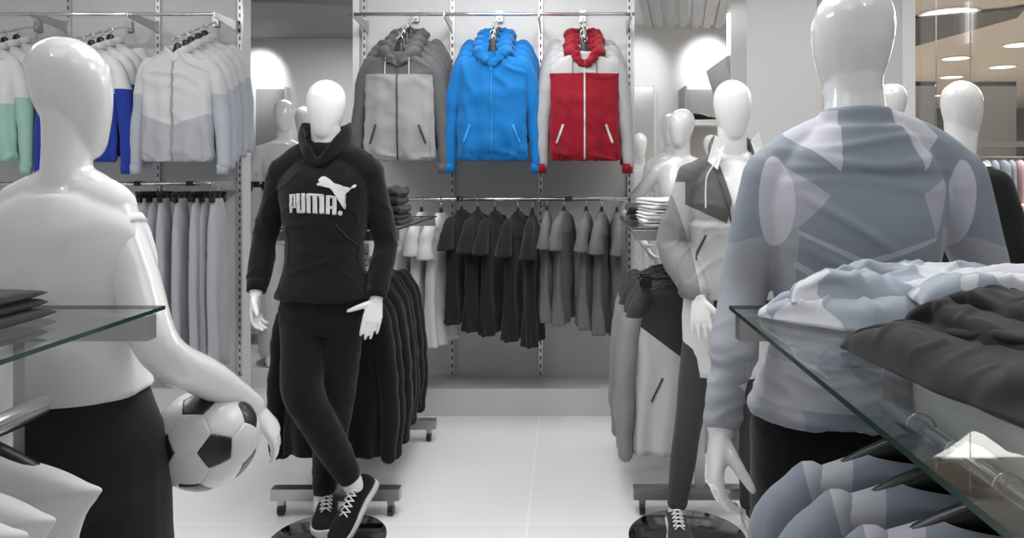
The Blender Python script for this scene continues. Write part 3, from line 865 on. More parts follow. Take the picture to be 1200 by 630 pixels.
    shoe(t, V((a2.x, a2.y + .05, .04)), V((a2.x + .05, a2.y - .19, .022)), mat_up=fabric('shoe_grey', g(48), .8))
    base_disc(t, (.42 + .08, 3.06), .24)
jacket_woman()

# ---------------------------------------------------------------- background mannequins
def back_figure(label, x, y, yaw, top, arms, rs=FEMALE, shirt=None, trousers=None, pod=0, headw=1.0, hyaw=0, hands=True, base=True, cat='mannequin'):
    zs = (top - pod) / 1.775
    t = thing('mannequin', label, cat, (x, y, pod))
    f = Fig(x, y, yaw, [(z * zs, l, fo, a, b) for z, l, fo, a, b in rs]); f.b.z = pod
    ge = G(); f.torso(ge); f.head(ge, 0, 0, 1.652 * zs, rx=.075 * headw, ry=.095 * headw, rz=.125, hyaw=hyaw)
    sh = [f.at(-.155 * 1, 0, 1.40 * zs), f.at(.155, 0, 1.40 * zs)]
    trap(ge, f, sh[0], sh[1], pod + 1.5 * zs, .045, .048)
    for i, (el, wr) in enumerate(arms):
        a = sh[i]; b = f.at(*el); c = f.at(*wr)
        ge.tube([a, a * .5 + b * .5, b, b * .5 + c * .5, c], [.047, .042, .037, .034, .025], 16)
        if hands: hand(ge, c, c - b, f.L * (1 if i == 0 else -1), f.F, s=.95)
    legs = []
    for s_ in (-1, 1):
        h, k, a = f.at(.09 * s_, 0, .88), f.at(.1 * s_, .02, .49), f.at(.1 * s_, -.02, .09)
        legs.append((h, k, a))
        ge.tube([h, h * .5 + k * .5, k, k * .6 + a * .4, a], [.085, .072, .053, .05, .034], 16, round_=(True, False))
        ge.tube([a - f.F * .04 - V((0, 0, .03)), a + f.F * .1 - V((0, 0, .06)), a + f.F * .16 - V((0, 0, .07))], [.03, .028, .018], 12)
    wpart('body', fuse(ge, .007, 4), M_gloss, t)
    if shirt:
        ge = G(); f.torso(ge, .98 * zs, 1.45 * zs, inf=.012)
        trap(ge, f, sh[0], sh[1], pod + 1.47 * zs, .055, .05)
        for i, (el, wr) in enumerate(arms):
            a = sh[i]; b = f.at(*el); ln = shirt[1]; c = f.at(*wr)
            if ln == 'short': ge.tube([a, a * .45 + b * .55], [.062, .066], 20, smooth=1, round_=(True, False))
            else: ge.tube([a, a * .5 + b * .5, b, b * .5 + c * .5, b * .1 + c * .9], [.06, .056, .052, .046, .034], 20)
        wpart('shirt', displace(fuse(ge, .009, 4), cloth_noise(.005, ra=.006)), shirt[0], t)
    if trousers:
        ge = G(); f.torso(ge, .84, 1.08, inf=.014)
        for h, k, a in legs: ge.tube([h, h * .5 + k * .5, k, k * .4 + a * .6, a], [.1, .095, .085, .08, .078], 18)
        wpart('trousers', displace(fuse(ge, .01, 4), cloth_noise(.005)), trousers, t)
    if base:
        base_disc(t, (x, y), .19) if pod == 0 else wpart('stand_base', G().lathe([(.01, 0), (.19, 0), (.19, .009), (.01, .009)], (x, y, pod + .001), 40), M_steel, t, sharp=40)
    return t
tee = fabric('pale_grey_tee', g(196), .8, scale=8)
A_down = [((-.24, .02, 1.12), (-.26, .08, .88)), ((.24, .02, 1.12), (.26, .08, .88))]
p = W(333, 115, 5.45)
back_figure('background mannequin in white t-shirt standing left behind the black hoodie mannequin', p.x, 5.45, .35, p.z, A_down, shirt=(tee, 'short'), trousers=fabric('white_trouser', g(205)), pod=.12)
p = W(356, 123, 6.0)
back_figure('second background mannequin half hidden behind the black hoodie mannequin', p.x, 6.0, .2, p.z, A_down, shirt=(tee, 'short'), trousers=fabric('white_trouser', g(205)), pod=.12, headw=.95)
p = W(799, 126, 4.66)
A_hip = [((-.36, -.05, 1.26), (-.23, .08, 1.06)), ((.24, .0, 1.15), (.26, .02, .92))]
back_figure('bare glossy mannequin with elbow out and hand on hip behind the jacket mannequin', p.x, 4.66, -.15, p.z, A_hip, hyaw=-.45, headw=1.03)
p = W(786, 131, 5.6)
back_figure('bare mannequin whose head just shows behind the hand-on-hip mannequin', p.x, 5.6, -.1, p.z, A_down, hyaw=-.3)
p = W(750, 155, 6.9)
back_figure('small mannequin in white vest imitating a mirror reflection beside the red jackets', p.x, 6.9, 0, p.z, A_down, shirt=(tee, 'short'), headw=.9)  # modelled figure stands in for a head reflected in a mirror
p = W(833, 157, 6.9)
back_figure('small mannequin in the back room imitating a mirror reflection left of the jacket mannequin neck', p.x, 6.9, 0, p.z, A_down, shirt=(tee, 'short'), headw=.95)  # another mirror reflection modelled as a standing figure
p = W(1127, 94, 2.75)
back_figure('mannequin in black top facing the glass front right of the sport shirt mannequin', p.x, 2.75, PI - 1.35, p.z, [((-.25, .02, 1.18), (-.24, .1, .95)), ((.22, .02, 1.2), (.2, .12, .98))], shirt=(M_black, 'long'), trousers=fabric('white_trouser', g(205)), hyaw=.5, headw=.93)
p = W(1044, 95, 3.9)
back_figure('mannequin mostly hidden behind the head of the sport shirt mannequin', p.x, 3.9, PI, p.z, A_down, shirt=(M_blacksmooth, 'long'))
# ================================================================ hanging clothes
M_hang = mat('hanger_black', g(20), .35)
def hanger(parent, w=.17, drop=.065, thick=.010, neck=.10, block=False):
    """hanger in the x-z plane, its hook resting on the rail at the origin"""
    ge = G()
    ge.tube([(-w, 0, -neck - drop), (-w * .55, 0, -neck - drop * .45), (0, 0, -neck), (w * .55, 0, -neck - drop * .45), (w, 0, -neck - drop)],
            [(.008, thick * .8), (.009, thick), (.012, thick), (.009, thick), (.008, thick * .8)], 12, ref=(0, 1, 0), smooth=4, n=2.6)
    if block: ge.tube([(0, .0, -neck - .01), (0, .0, -neck + .02), (0, .0, -neck + .052)], [(.03, .014), (.026, .013), (.02, .011)], 16, smooth=3, n=2.6)
    ge.tube([(0, 0, -neck), (0, 0, -neck + .035)], [(.013, .011), (.008, .008)], 12, smooth=1)
    h = obj('hanger', ge, M_hang, parent)
    r = .017; pts = [(0, 0, -neck + .03), (0, 0, -r * 2.2)]
    for i in range(9):
        a = math.radians(-70 + i * 35)
        pts.append((r * math.cos(a), 0, -r + .003 + r * math.sin(a)))
    hk = obj('hook', G().tube(pts[:2] + pts[2:], [.0022] * len(pts), 8, ref=(0, 1, 0), smooth=2), M_chrome, h)
    return h

def body_rings(spec, seg=64, n=2.4, seed=0.0, fold=.006, kf=9, yoff=0, wr=.004):
    """spec: (z, half width, half depth); vertical folds deepen to the hem"""
    R = catmull(spec, 6); z0, z1 = R[0][0], R[-1][0]; out = []
    for z, a, b in R:
        u = (z - z0) / (z1 - z0); ring = []
        for k in range(seg):
            th = 2 * PI * k / seg; cs, sn = math.cos(th), math.sin(th)
            x = a * math.copysign(abs(cs) ** (2 / n), cs); y = b * math.copysign(abs(sn) ** (2 / n), sn)
            q = V((x * 6 + seed, y * 4, z * 3))
            w = u ** 1.3 * fold * (math.sin(kf * th + 2.2 * noise.noise(q) + seed) + 1.3 * noise.noise(q * 2)) + wr * max(0, 1 - abs(noise.noise(V((x * 7 + z * 5 + seed, y * 7, z * 9)))) * 5)
            ring.append(V((x + cs * w * .5, yoff + y + sn * w * 1.4 + (.004 * noise.noise(q * 1.7)), z)))
        out.append(ring)
    return out

def sleeve(pts, rad, seed=0.0, amp=.006, seg=20, cap_end=True):
    ge = G().tube(pts, rad, seg, ref=(0, 1, 0), smooth=6)
    me = ge.mesh()
    return displace(smooth(me), lambda co, n: amp * noise.noise(V((co.x * 14 + seed, co.y * 10, co.z * 9))) + amp * .8 * max(0, ridge(co, (8, 8, 12), seed) - .3))

def hoodie(label, group, mb, ms, mh, L=.65, zipper=None, pocket=None, cord=None, seed=0.0, cuff=None, hood=True, split=None, long=False, inner=None):
    t = thing('hooded_jacket', label, 'jacket', group=group)
    top = -.145
    spec = [(-.10, .072, .05), (-.118, .10, .052), (-.145, .16, .052), (-.175, .195, .055), (-.22, .205, .06), (-.32, .202, .066), (-.5, .204, .066), (-.09 - L + .06, .208, .062), (-.09 - L + .015, .205, .055), (-.09 - L, .192, .048)]
    me = smooth(G().rings(body_rings(spec, seed=seed, wr=.011, fold=.009), (False, True)).mesh())
    def gather(co, n):
        u = max(0, 1 - abs(co.z + .06 + L) / .05)
        return u * .008 * math.sin(co.x * 190 + 3 * noise.noise(co * 20)) * (1 if abs(co.y) > .01 else 0)
    displace(me, gather)
    bd = obj('jacket_body', me, mb, t)
    zb = -.17 - L
    for s_ in (-1, 1):
        sl = sleeve([(s_ * .165, .02, -.165), (s_ * .212, .03, -.26), (s_ * .236, .035, -.42), (s_ * .252, .03, -.58), (s_ * (.258 + .006 * s_), .02, zb + .06)],
                    [(.05, .045), (.05, .05), (.046, .045), (.04, .038), (.033, .034)], seed + s_)
        so = obj('sleeve', sl, ms, t)
        cf = G().tube([(s_ * .258, .02, zb + .062), (s_ * .257, .018, zb + .005)], [(.035, .036), (.031, .03)], 20, smooth=2, round_=(False, False))
        obj('cuff', cf, cuff or ms, so)
    if hood:
        hp = [(0, -.062, -.185), (.036, -.066, -.15), (.068, -.05, -.112), (.094, 0, -.096), (.07, .055, -.075), (0, .075, -.072), (-.07, .055, -.075), (-.094, 0, -.096), (-.068, -.05, -.112), (-.036, -.066, -.15)]
        hg = G().tube(hp, [(.010, .012), (.012, .024), (.016, .034), (.032, .034), (.034, .036), (.026, .04), (.034, .036), (.032, .034), (.016, .034), (.012, .024)], 18, ref=(0, 0, 1), closed=True, smooth=6)
        hm = displace(smooth(hg.mesh()), lambda co, n: .010 * noise.noise(V((co.x * 18 + seed, co.y * 18, co.z * 18))) + .010 * max(0, 1 - abs(noise.noise(V((co.x * 16 + seed, co.y * 10, co.z * 34)))) * 5) - .003)
        obj('hood', hm, mh, t)
    else:
        hp = [(0, -.05, -.14), (.03, -.045, -.105), (.062, -.02, -.08), (.065, .03, -.07), (0, .055, -.066), (-.065, .03, -.07), (-.062, -.02, -.08), (-.03, -.045, -.105)]
        obj('collar', smooth(G().tube(hp, [(.008, .022)] * 8, 12, ref=(0, 0, 1), closed=True, smooth=4).mesh()), mh, t)
    if zipper: obj('zipper', decal([strip((0, -.155), (0, -.085 - L), .010)], me, -1, .003, .002, .02), zipper, t)
    if pocket:
        for s_ in (-1, 1): obj('pocket_zip', decal([strip((s_ * .125, -.53), (s_ * .165, -.64), .013)], me, -1, .003, .002, .012), pocket, t)
    if cord:
        for s_ in (-1, 1): obj('drawstring', G().tube([(s_ * .068, -.062, -.13), (s_ * .07, -.07, -.19), (s_ * .07, -.076, -.235)], [.0025] * 3, 8, smooth=3), cord, t)
    hanger(t, block=True)
    return t

def cluster(proto, x, n, labels, d0=4.40, dd=.095, z0=2.315, dz=.05, jit=.008, rot=.0):
    out = []
    for i in range(n):
        loc = (x + random.uniform(-jit, jit) * (i > 0), d0 + i * dd, z0 + i * dz)
        if i == 0: proto.location = loc; proto.rotation_euler.z = rot; o = proto
        else: o = dup(proto, labels[i], loc, rot + random.uniform(-.05, .05))
        out.append(o)
    # sloping arm that carries the hooks
    a = thing('faceout_arm', labels[-1], 'display arm', (x, WD, z0), group='sloping arms carrying the jackets')
    wpart('arm', G().tube([(x, d0 - .05, z0 - .022), (x, d0 - .02, z0 - .012), (x, d0 + n * dd, z0 + (n - .15) * dz - .008), (x, WD - .03, z0 + (n + .2) * dz)], [.0055] * 4, 10, ref=(1, 0, 0), smooth=1), M_chrome, a)
    wpart('mount', G().box((x - .02, WD - .03, z0 + n * dz - .02), (x + .02, WD - .004, z0 + n * dz + .05)), M_steel, a, sharp=30)
    return out
ORD = ['frontmost of its row', 'second from the front', 'third from the front', 'rearmost, nearest the wall']
def labs(desc, arm, n=4):
    o = [desc + ', ' + ORD[0], desc + ', ' + ORD[1], desc + ', ' + ORD[2], desc + ', fourth from the front', desc + ', rearmost, nearest the wall']
    o = o[:n - 1] + [desc + ', ' + ORD[3]]
    return o + [arm]

# grey with light chest
m_gj = fabric('grey_hoodie_body', g(150), .8, scale=8, strength=.5)
masks(m_gj, g(150), [([('poly', [(-.3, -.235), (.3, -.235), (.3, .0), (-.3, .0)])], g(90)), ([('poly', [(-.3, -.72), (.3, -.72), (.3, -.8), (-.3, -.8)])], g(150))])
m_gs = fabric('grey_hoodie_sleeve', g(92), .85, scale=8)
l = labs('two-tone grey hooded jacket with pale lower front', 'sloping chrome arm carrying the grey hooded jackets')
cluster(hoodie(l[0], 'grey hooded jackets', m_gj, m_gs, m_gs, zipper=mat('zip_dark', g(66), .6), pocket=mat('zip_dark', g(66), .6), cord=mat('cord_white', g(210), .8), seed=1), -.985, 4, l)
# blue
m_b = fabric('bright_blue', (12, 108, 176), .75, scale=7, strength=.6)
l = labs('bright blue hooded windbreaker', 'sloping chrome arm carrying the blue windbreakers')
cluster(hoodie(l[0], 'bright blue windbreakers', m_b, m_b, m_b, zipper=mat('zip_blue', (26, 120, 190), .6), pocket=mat('pocket_blue', (40, 150, 225), .6), cord=mat('cord_blue', (24, 110, 180), .8), seed=4), -.434, 4, l)
# red and white
m_r = fabric('deep_red_body', (134, 12, 32), .8, scale=7, strength=.5)
masks(m_r, (134, 12, 32), [([('poly', [(-.3, -.228), (.3, -.228), (.3, .0), (-.3, .0)])], g(168))])
m_rh = fabric('deep_red_hood', (132, 12, 32), .8, scale=9)
m_rs = fabric('pale_grey_sleeve', g(162), .85, scale=8)
l = labs('red jacket with pale grey sleeves and red hood', 'sloping chrome arm carrying the red jackets')
cluster(hoodie(l[0], 'red and grey jackets', m_r, m_rs, m_rh, zipper=mat('zip_pale', g(190), .6), pocket=mat('zip_pale', g(190), .6), cord=mat('cord_red', (120, 14, 30), .8), cuff=m_rh, seed=8), .11, 4, l)
# side wall: white over lilac grey, white over navy blue, white over mint
def chev(m, top, low, zc=-.46, dz=.07):
    return masks(m, top, [([('poly', [(-.4, zc + dz * 1.0), (0, zc - dz), (.0, -1), (-.4, -1)]), ('poly', [(0, zc - dz), (.4, zc + dz), (.4, -1), (0, -1)])], low)])
m1 = chev(fabric('white_lilac_body', g(200), .85, scale=7), g(198), (170, 170, 178))
m1s = chev(fabric('white_lilac_sleeve', g(200), .85, scale=7), g(198), (172, 176, 184), -.34, 0)
mc = fabric('white_collar', g(205), .85, scale=9)
l = labs('white zip jacket with pale lilac-grey lower half', 'sloping chrome arm carrying the white and lilac-grey jackets', 5)
cluster(hoodie(l[0], 'white and lilac-grey jackets', m1, m1s, mc, zipper=mat('zip_grey', g(150), .6), seed=12, hood=False), -2.30, 5, l, z0=2.31, dd=.085, dz=.035)
m2 = chev(fabric('white_navy_body', g(210), .85, scale=7), g(208), (36, 58, 148), -.34, -.04)
m2s = chev(fabric('white_navy_sleeve', g(210), .85, scale=7), g(208), (36, 58, 148), -.31, 0)
l = labs('white zip jacket with royal blue lower half', 'sloping chrome arm carrying the white and royal blue jackets')
cluster(hoodie(l[0], 'white and royal blue jackets', m2, m2s, mc, zipper=mat('zip_grey', g(150), .6), seed=15, hood=False), -2.87, 4, l, z0=2.31, dz=.035)
m3 = chev(fabric('white_mint_body', g(205), .85, scale=7), g(200), (150, 186, 174), -.40, .0)
l = labs('white zip jacket with pale mint lower half', 'sloping chrome arm carrying the white and mint jackets')
cluster(hoodie(l[0], 'white and mint jackets', m3, chev(fabric('white_mint_sleeve', g(205), .85, scale=7), g(200), (150, 186, 174), -.36, 0), mc, zipper=mat('zip_grey', g(150), .6), seed=19, hood=False), -3.47, 4, l, z0=2.31, dz=.035)

# ---------------------------------------------------------------- t-shirts hung side-on
def tshirt(label, group, m, seed=0.0, L=.74, w=.205):
    t = thing('t_shirt', label, 't-shirt', group=group)
    spec = [(-.088, .06, .012), (-.10, .075, .016), (-.125, .13, .02), (-.155, .175, .024), (-.21, .19, .030), (-.3, w * .95, .034), (-.5, w * .97, .038), (-.75, w, .042), (-.09 - L, w * 1.02, .046)]
    me = smooth(G().rings(body_rings(spec, seed=seed, fold=.012, kf=7), (False, True)).mesh())
    obj('shirt_body', me, m, t)
    for s_ in (-1, 1):
        sl = sleeve([(s_ * .15, 0, -.145), (s_ * .195, .002, -.19), (s_ * .222, .006, -.27), (s_ * .225, .01, -.335)], [(.03, .018), (.05, .026), (.064, .034), (.072, .042)], seed + s_, .006, 28)
        # flat open cuff
        for v in sl.vertices:
            if v.co.z < -.335: v.co.z = -.335 - (v.co.z + .335) * .5
        sl.update()
        obj('sleeve', sl, m, t)
    hanger(t, w=.185)
    return t
def tee_row(m, xs, desc, group, seed, lens, word, edge):
    p = None
    names = ['leftmost of the %s' % word, 'second from left of the %s' % word, 'third from left of the %s' % word, 'fourth from left of the %s' % word, 'rightmost of the %s' % word]
    if len(xs) == 4: names = names[:3] + [names[4]]
    for i, (px, ln) in enumerate(zip(xs, lens)):
        x = (px - CX) * ED / F
        lb = '%s hung side-on, %s' % (desc, names[i])
        loc = (x, ED + .0, 1.354)
        rz = math.radians(82 + random.uniform(-9, 9))
        if p is None: p = tshirt(lb, group, m, seed); p.location = loc; p.rotation_euler.z = rz; p.scale = (1, 1, ln)
        else: dup(p, lb, loc, rz, (1, random.uniform(.8, 1.25), ln))
tee_row(fabric('tee_white', g(206), .85, scale=8), (452, 472, 494, 517), 'white t-shirt', 'white t-shirts on the lower rail', 2, (.97, .98, 1.0, 1.06), 'four white ones', 0)
tee_row(fabric('tee_black', g(34), .9, scale=8), (541, 560, 580, 607, 624), 'black t-shirt', 'black t-shirts on the lower rail', 6, (.90, .95, .98, 1.02, 1.06), 'five black ones', 0)
tee_row(fabric('tee_grey', g(104), .9, scale=8), (641, 661, 687, 705, 723), 'mid-grey t-shirt', 'grey t-shirts on the lower rail', 9, (.88, .90, .93, .97, 1.0), 'five grey ones', 0)

# ---------------------------------------------------------------- trousers in clip hangers
def trousers(label, group, m, seed=0.0):
    t = thing('trousers', label, 'trousers', group=group)
    spec = [(-.10, .045, .018), (-.13, .055, .022), (-.25, .075, .032), (-.45, .085, .036), (-.8, .082, .036), (-1.12, .078, .034)]
    R = body_rings(spec, 48, 2.2, seed, .009, 6)
    me = smooth(G().rings(R).mesh())
    obj('leg_fabric', me, m, t)
    hg = G().box((-.09, -.005, -.088), (.09, .005, -.078))
    h = obj('clip_hanger', hg, M_hang, t, sharp=30)
    for s_ in (-.06, .0, .06):
        c = G().box((s_ - .013, -.012, -.125), (s_ + .013, .012, -.07)); c.box((s_ - .009, -.02, -.075), (s_ + .009, .02, -.058))
        obj('clip', c, M_hang, h, sharp=30)
    obj('hook', G().tube([(0, 0, -.08), (0, 0, -.04), (.015, 0, -.022), (.012, 0, -.004), (0, 0, .002), (-.012, 0, -.004), (-.014, 0, -.018)], [.0022] * 7, 8, smooth=3), M_chrome, h)
    return t
m_t = fabric('trouser_grey', (168, 170, 176), .85, scale=6, strength=.4, aniso=(1, 1, .15))
nm = ['leftmost on the side wall rail', 'second from left', 'third from left', 'fourth from left', 'fifth from left', 'sixth from left', 'rightmost, nearest the wall gap']
p0 = None
for i, (px, s_) in enumerate(zip((170, 178, 193, 213, 232, 240, 255), (1.0, 1.0, 1.0, 1.01, 1.0, 1.0, 1.0))):
    x = (px - CX) * ED / F; lb = 'pale grey trousers in a black clip hanger, ' + nm[i]
    loc = (x, ED + (.0 if i not in (1, 5) else .05), 1.448); rz = math.radians(88 + random.uniform(-8, 6))
    if p0 is None: p0 = trousers(lb, 'grey trousers on the side wall rail', m_t, 3); p0.location = loc; p0.rotation_euler.z = rz
    else: dup(p0, lb, loc, rz, (random.uniform(.9, 1.1), random.uniform(.8, 1.2), s_))

# ---------------------------------------------------------------- long jackets on the far racks
m_lb = fabric('coat_black', g(24), .95, scale=6, strength=.5, aniso=(1, 1, .3))
def long_jacket(label, group, mb, ms, seed, extra=None, L=.78, dark=None):
    t = thing('long_jacket', label, 'jacket', group=group)
    spec = [(-.10, .07, .03), (-.13, .12, .036), (-.165, .19, .04), (-.22, .215, .046), (-.4, .215, .05), (-.7, .22, .052), (-.09 - L, .222, .052)]
    me = smooth(G().rings(body_rings(spec, seed=seed, fold=.012, kf=8), (False, True)).mesh())
    obj('jacket_body', me, mb, t)
    for s_ in (-1, 1):
        sl = sleeve([(s_ * .17, .0, -.16), (s_ * .225, .0, -.28), (s_ * .255, .0, -.48), (s_ * .265, 0, -.66), (s_ * .26, 0, -.13 - L + .04)], [(.04, .04), (.044, .045), (.042, .042), (.04, .038), (.034, .034)], seed + s_, .008)
        obj('sleeve', sl, ms, t)
    if extra: extra(t, me)
    hanger(t, w=.2)
    return t
def rack_row(proto_fn, xs, ds, labels, z=1.10, rz=0.0):
    p = None
    for i, (d, lb) in enumerate(zip(ds, labels)):
        loc = (xs, d, z); r = rz + random.uniform(-.12, .12)
        if p is None: p = proto_fn(lb); p.location = loc; p.rotation_euler.z = r
        else: dup(p, lb, loc, r, (random.uniform(.95, 1.03), 1, random.uniform(.96, 1.04)))
o8 = ['frontmost on the far left rack', 'second from the front of the far left rack', 'third from the front of the far left rack', 'fourth from the front of the far left rack', 'fifth from the front of the far left rack', 'sixth from the front of the far left rack', 'seventh from the front of the far left rack', 'rearmost on the far left rack']
rack_row(lambda lb: long_jacket(lb, 'long black jackets on the far left rack', m_lb, m_lb, 31), -1.055, [3.36 + .1 * i for i in range(8)], ['long black jacket, ' + o for o in o8])
m_yk = fabric('yoke_jacket_body', g(205), .8, scale=6)
masks(m_yk, g(196), [([('poly', [(-.32, 0), (.32, 0), (.32, -.2), (0.0, -.44), (-.32, -.2)])], g(58))])
m_ys = fabric('yoke_jacket_sleeve', g(150), .8, scale=6)
masks(m_ys, g(140), [([('poly', [(-.32, 0), (.32, 0), (.32, -.25), (-.32, -.25)])], g(58))])
def yx(t, me):
    for s_ in (-1, 1): obj('pocket_zip', decal([strip((s_ * .10, -.52), (s_ * .15, -.63), .008)], me, -1, .003, .002, .012), M_dark, t)
    obj('zipper', decal([strip((0, -.2), (0, -.85), .008)], me, -1, .003, .002, .02), M_dark, t)
o6 = [k + ' on far right rack' for k in ('frontmost', 'second from front', 'third from front', 'fourth from front', 'fifth from front', 'rearmost')]
rack_row(lambda lb: long_jacket(lb, 'dark-shouldered jackets on the far right rack', m_yk, m_ys, 41, yx), .53, [3.40 + .12 * i for i in range(6)], ['pale dark-shouldered jacket with grey sleeves, ' + o for o in o6])

# ---------------------------------------------------------------- near racks
def near_shirt(label, group, mb, seed, L=.62, sleeves=True, drop=.085):
    t = thing('hung_shirt', label, 'shirt', group=group)
    spec = [(-.068, .085, .03), (-.085, .12, .036), (-.112, .175, .040), (-.145, .212, .044), (-.21, .225, .05), (-.4, .215, .055), (-.09 - L, .215, .055)]
    if not sleeves: spec = [(-.068, .085, .03), (-.10, .14, .034), (-.135, .205, .028), (-.146, .232, .018), (-.158, .226, .02), (-.2, .205, .04), (-.32, .2, .055), (-.09 - L, .22, .06)]
    me = smooth(G().rings(body_rings(spec, 80, seed=seed, fold=.012, kf=7), (False, True)).mesh())
    displace(me, lambda co, n: .007 * noise.noise(V((co.x * 9 + seed, co.y * 9, co.z * 9))))
    obj('shirt_body', me, mb, t)
    if sleeves:
        for s_ in (-1, 1):
            sl = sleeve([(s_ * .17, .0, -.13), (s_ * .225, .0, -.22), (s_ * .25, .0, -.42), (s_ * .26, 0, -.66)], [(.036, .036), (.046, .046), (.04, .04), (.03, .03)], seed + s_, .009, 24)
            obj('sleeve', sl, mb, t)
    # chunky hanger
    ge = G()
    ge.tube([(-.19, 0, -.165), (-.12, 0, -.108), (0, 0, -.052), (.12, 0, -.108), (.19, 0, -.165)], [(.012, .012), (.021, .014), (.024, .014), (.021, .014), (.012, .012)], 14, ref=(0, 1, 0), smooth=5, n=3)
    h = obj('hanger', ge, M_hang, t)
    r = .021; pts = [(0, 0, -.07), (0, 0, -.052)] + [(r * math.cos(math.radians(-80 + i * 32)), 0, -r + .004 + r * math.sin(math.radians(-80 + i * 32))) for i in range(9)]
    obj('hook', G().tube(pts, [.0024] * len(pts), 10, ref=(0, 1, 0), smooth=3), M_chrome, h)
    return t
m_sh = fabric('slate_shirt', (134, 140, 152), .75, scale=8, strength=.4)
masks(m_sh, (134, 140, 152), [([('poly', [(-.205, -.02), (-.10, -.02), (-.125, -.30)]), ('poly', [(.205, -.02), (.10, -.02), (.125, -.30)])], (176, 178, 186)), ([('poly', [(-.4, -.35), (.4, -.35), (.4, -1), (-.4, -1)])], (120, 128, 142))])
o5 = ['furthest into the shop', 'second from the shop end', 'third from the shop end', 'fourth from the shop end', 'closest to the viewer']
rack_row(lambda lb: near_shirt(lb, 'slate grey sport shirts on the near right rack', m_sh, 51), .575, (1.20, 1.08, .96, .85, .75),
         ['slate sport shirt on black hanger under the right glass, ' + o for o in o5], z=1.108, rz=-.2)
m_wh = fabric('white_cotton', g(214), .85, scale=8, strength=.4)
rack_row(lambda lb: near_shirt(lb, 'white shirts on the near left rack', m_wh, 61, sleeves=False), -1.02, (1.22, 1.12, 1.03, .95),
         ['white sleeveless shirt on black hanger below the left glass, ' + o for o in o5[:3] + o5[4:]], z=1.108, rz=.22)

# ================================================================ football
def ball(loc, r):
    ph = (1 + 5 ** .5) / 2
    pent = [V(p).normalized() for p in [(0, a, b * ph) for a in (-1, 1) for b in (-1, 1)] + [(a, b * ph, 0) for a in (-1, 1) for b in (-1, 1)] + [(b * ph, 0, a) for a in (-1, 1) for b in (-1, 1)]]
    hexa = []
    for i in range(12):
        for j in range(i):
            for k in range(j):
                if pent[i].dot(pent[j]) > .4 and pent[i].dot(pent[k]) > .4 and pent[j].dot(pent[k]) > .4: hexa.append((pent[i] + pent[j] + pent[k]).normalized())
    bm = bmesh.new(); bmesh.ops.create_icosphere(bm, subdivisions=7, radius=1)
    R = Matrix.Rotation(math.radians(0), 3, 'X')
    # turn one pentagon towards the viewer
    cam_d = (V((0, 0, EYE)) - V(loc)).normalized(); tgt = (cam_d + cam_d.cross(V((0, 0, 1))).normalized() * -.17 - V((0, 0, .27))).normalized(); q = pent[0].rotation_difference(tgt)
    q = q @ Matrix.Identity(3).to_quaternion() if False else q
    spin = Matrix.Rotation(math.radians(BALL_SPIN), 3, tgt)
    rot = spin @ q.to_matrix()
    P = [(rot @ p, 2.327) for p in pent] + [(rot @ p, 2.267) for p in hexa]
    def top2(c):
        s_ = sorted(((c.dot(p) / h, i) for i, (p, h) in enumerate(P)), reverse=True)[:2]
        return s_[0][1], s_[0][0] - s_[1][0]
    for f_ in bm.faces:
        c = f_.calc_center_median().normalized(); f_.material_index = 1 if top2(c)[0] < 12 else 0; f_.smooth = True
    for v in bm.verts:
        gap = top2(v.co.normalized())[1]
        v.co *= r * (1 - .014 * math.exp(-(gap / .0045) ** 2))
    me = bpy.data.meshes.new('b'); bm.to_mesh(me); bm.free()
    o = obj('soccer_ball', me, [mat('ball_white', g(212), .32, coat=.3), mat('ball_black', g(28), .35, coat=.3)], loc=loc)
    tag(o, 'white and black panelled football held against the hip of the near left mannequin', 'football')
BALL_SPIN = 31
bp = W(242, 513, 1.62)
ball(bp, .108)

# ================================================================ cloth lying on the glass tops
def drape(fn, nu, nv, m, parent, name='cloth_layer', thick=.004, world=True):
    vs = [fn(i / nu, j / nv) for j in range(nv + 1) for i in range(nu + 1)]
    fs = [(j * (nu + 1) + i, j * (nu + 1) + i + 1, (j + 1) * (nu + 1) + i + 1, (j + 1) * (nu + 1) + i) for j in range(nv) for i in range(nu)]
    me = G().add(vs, fs).mesh()
    o = wpart(name, me, m, parent)
    s_ = o.modifiers.new('thickness', 'SOLIDIFY'); s_.thickness = thick; s_.offset = 0
    return o
def folded(label, cat, group, x0, x1, y0, y1, z, h, m, seed, layers=2, rz=0.0, amp=.006, name='folded_garment'):
    """a folded garment: a soft slab whose rolled front shows the layers"""
    t = thing(name, label, cat, ((x0 + x1) / 2, (y0 + y1) / 2, z), rz=rz, group=group)
    hx, hy = (x1 - x0) / 2, (y1 - y0) / 2; th = h / layers
    for L_ in range(layers):
        z0 = L_ * th; sh = .006 * math.sin(seed * 3 + L_ * 2)
        R = []; nx = 44; ns = 40
        for i in range(nx + 1):
            x = -hx + 2 * hx * i / nx; e = min(1, min(i, nx - i) / 3.0); e = math.sqrt(max(0, 1 - (1 - e) ** 2)); ring = []
            for k in range(ns):
                a = 2 * PI * k / ns; cs, sn = math.cos(a), math.sin(a)
                y = (hy - .004 * (1 - e)) * math.copysign(abs(cs) ** .35, cs)
                zz = th * .5 * math.copysign(abs(sn) ** .6, sn) * (.25 + .75 * e)
                nzv = noise.noise(V((x * 9 + seed, y * 9, L_ * 3.1)))
                zt = z0 + th * .5 + zz + (amp * nzv * (1 if sn > 0 else .15) if zz > 0 or L_ else 0) + (amp * .6 * max(0, ridge((x, y, seed + L_), (9, 5, 1), seed) - .5) if sn > 0 else 0)
                ring.append(V((x + sh + .004 * noise.noise(V((y * 14, L_, seed))), y + .006 * noise.noise(V((x * 12, L_ * 2, seed))), max(.0008, zt))))
            R.append(ring)
        obj('fold_layer', smooth(G().rings(R).mesh()), m, t)
    return t
GT = 1.2605
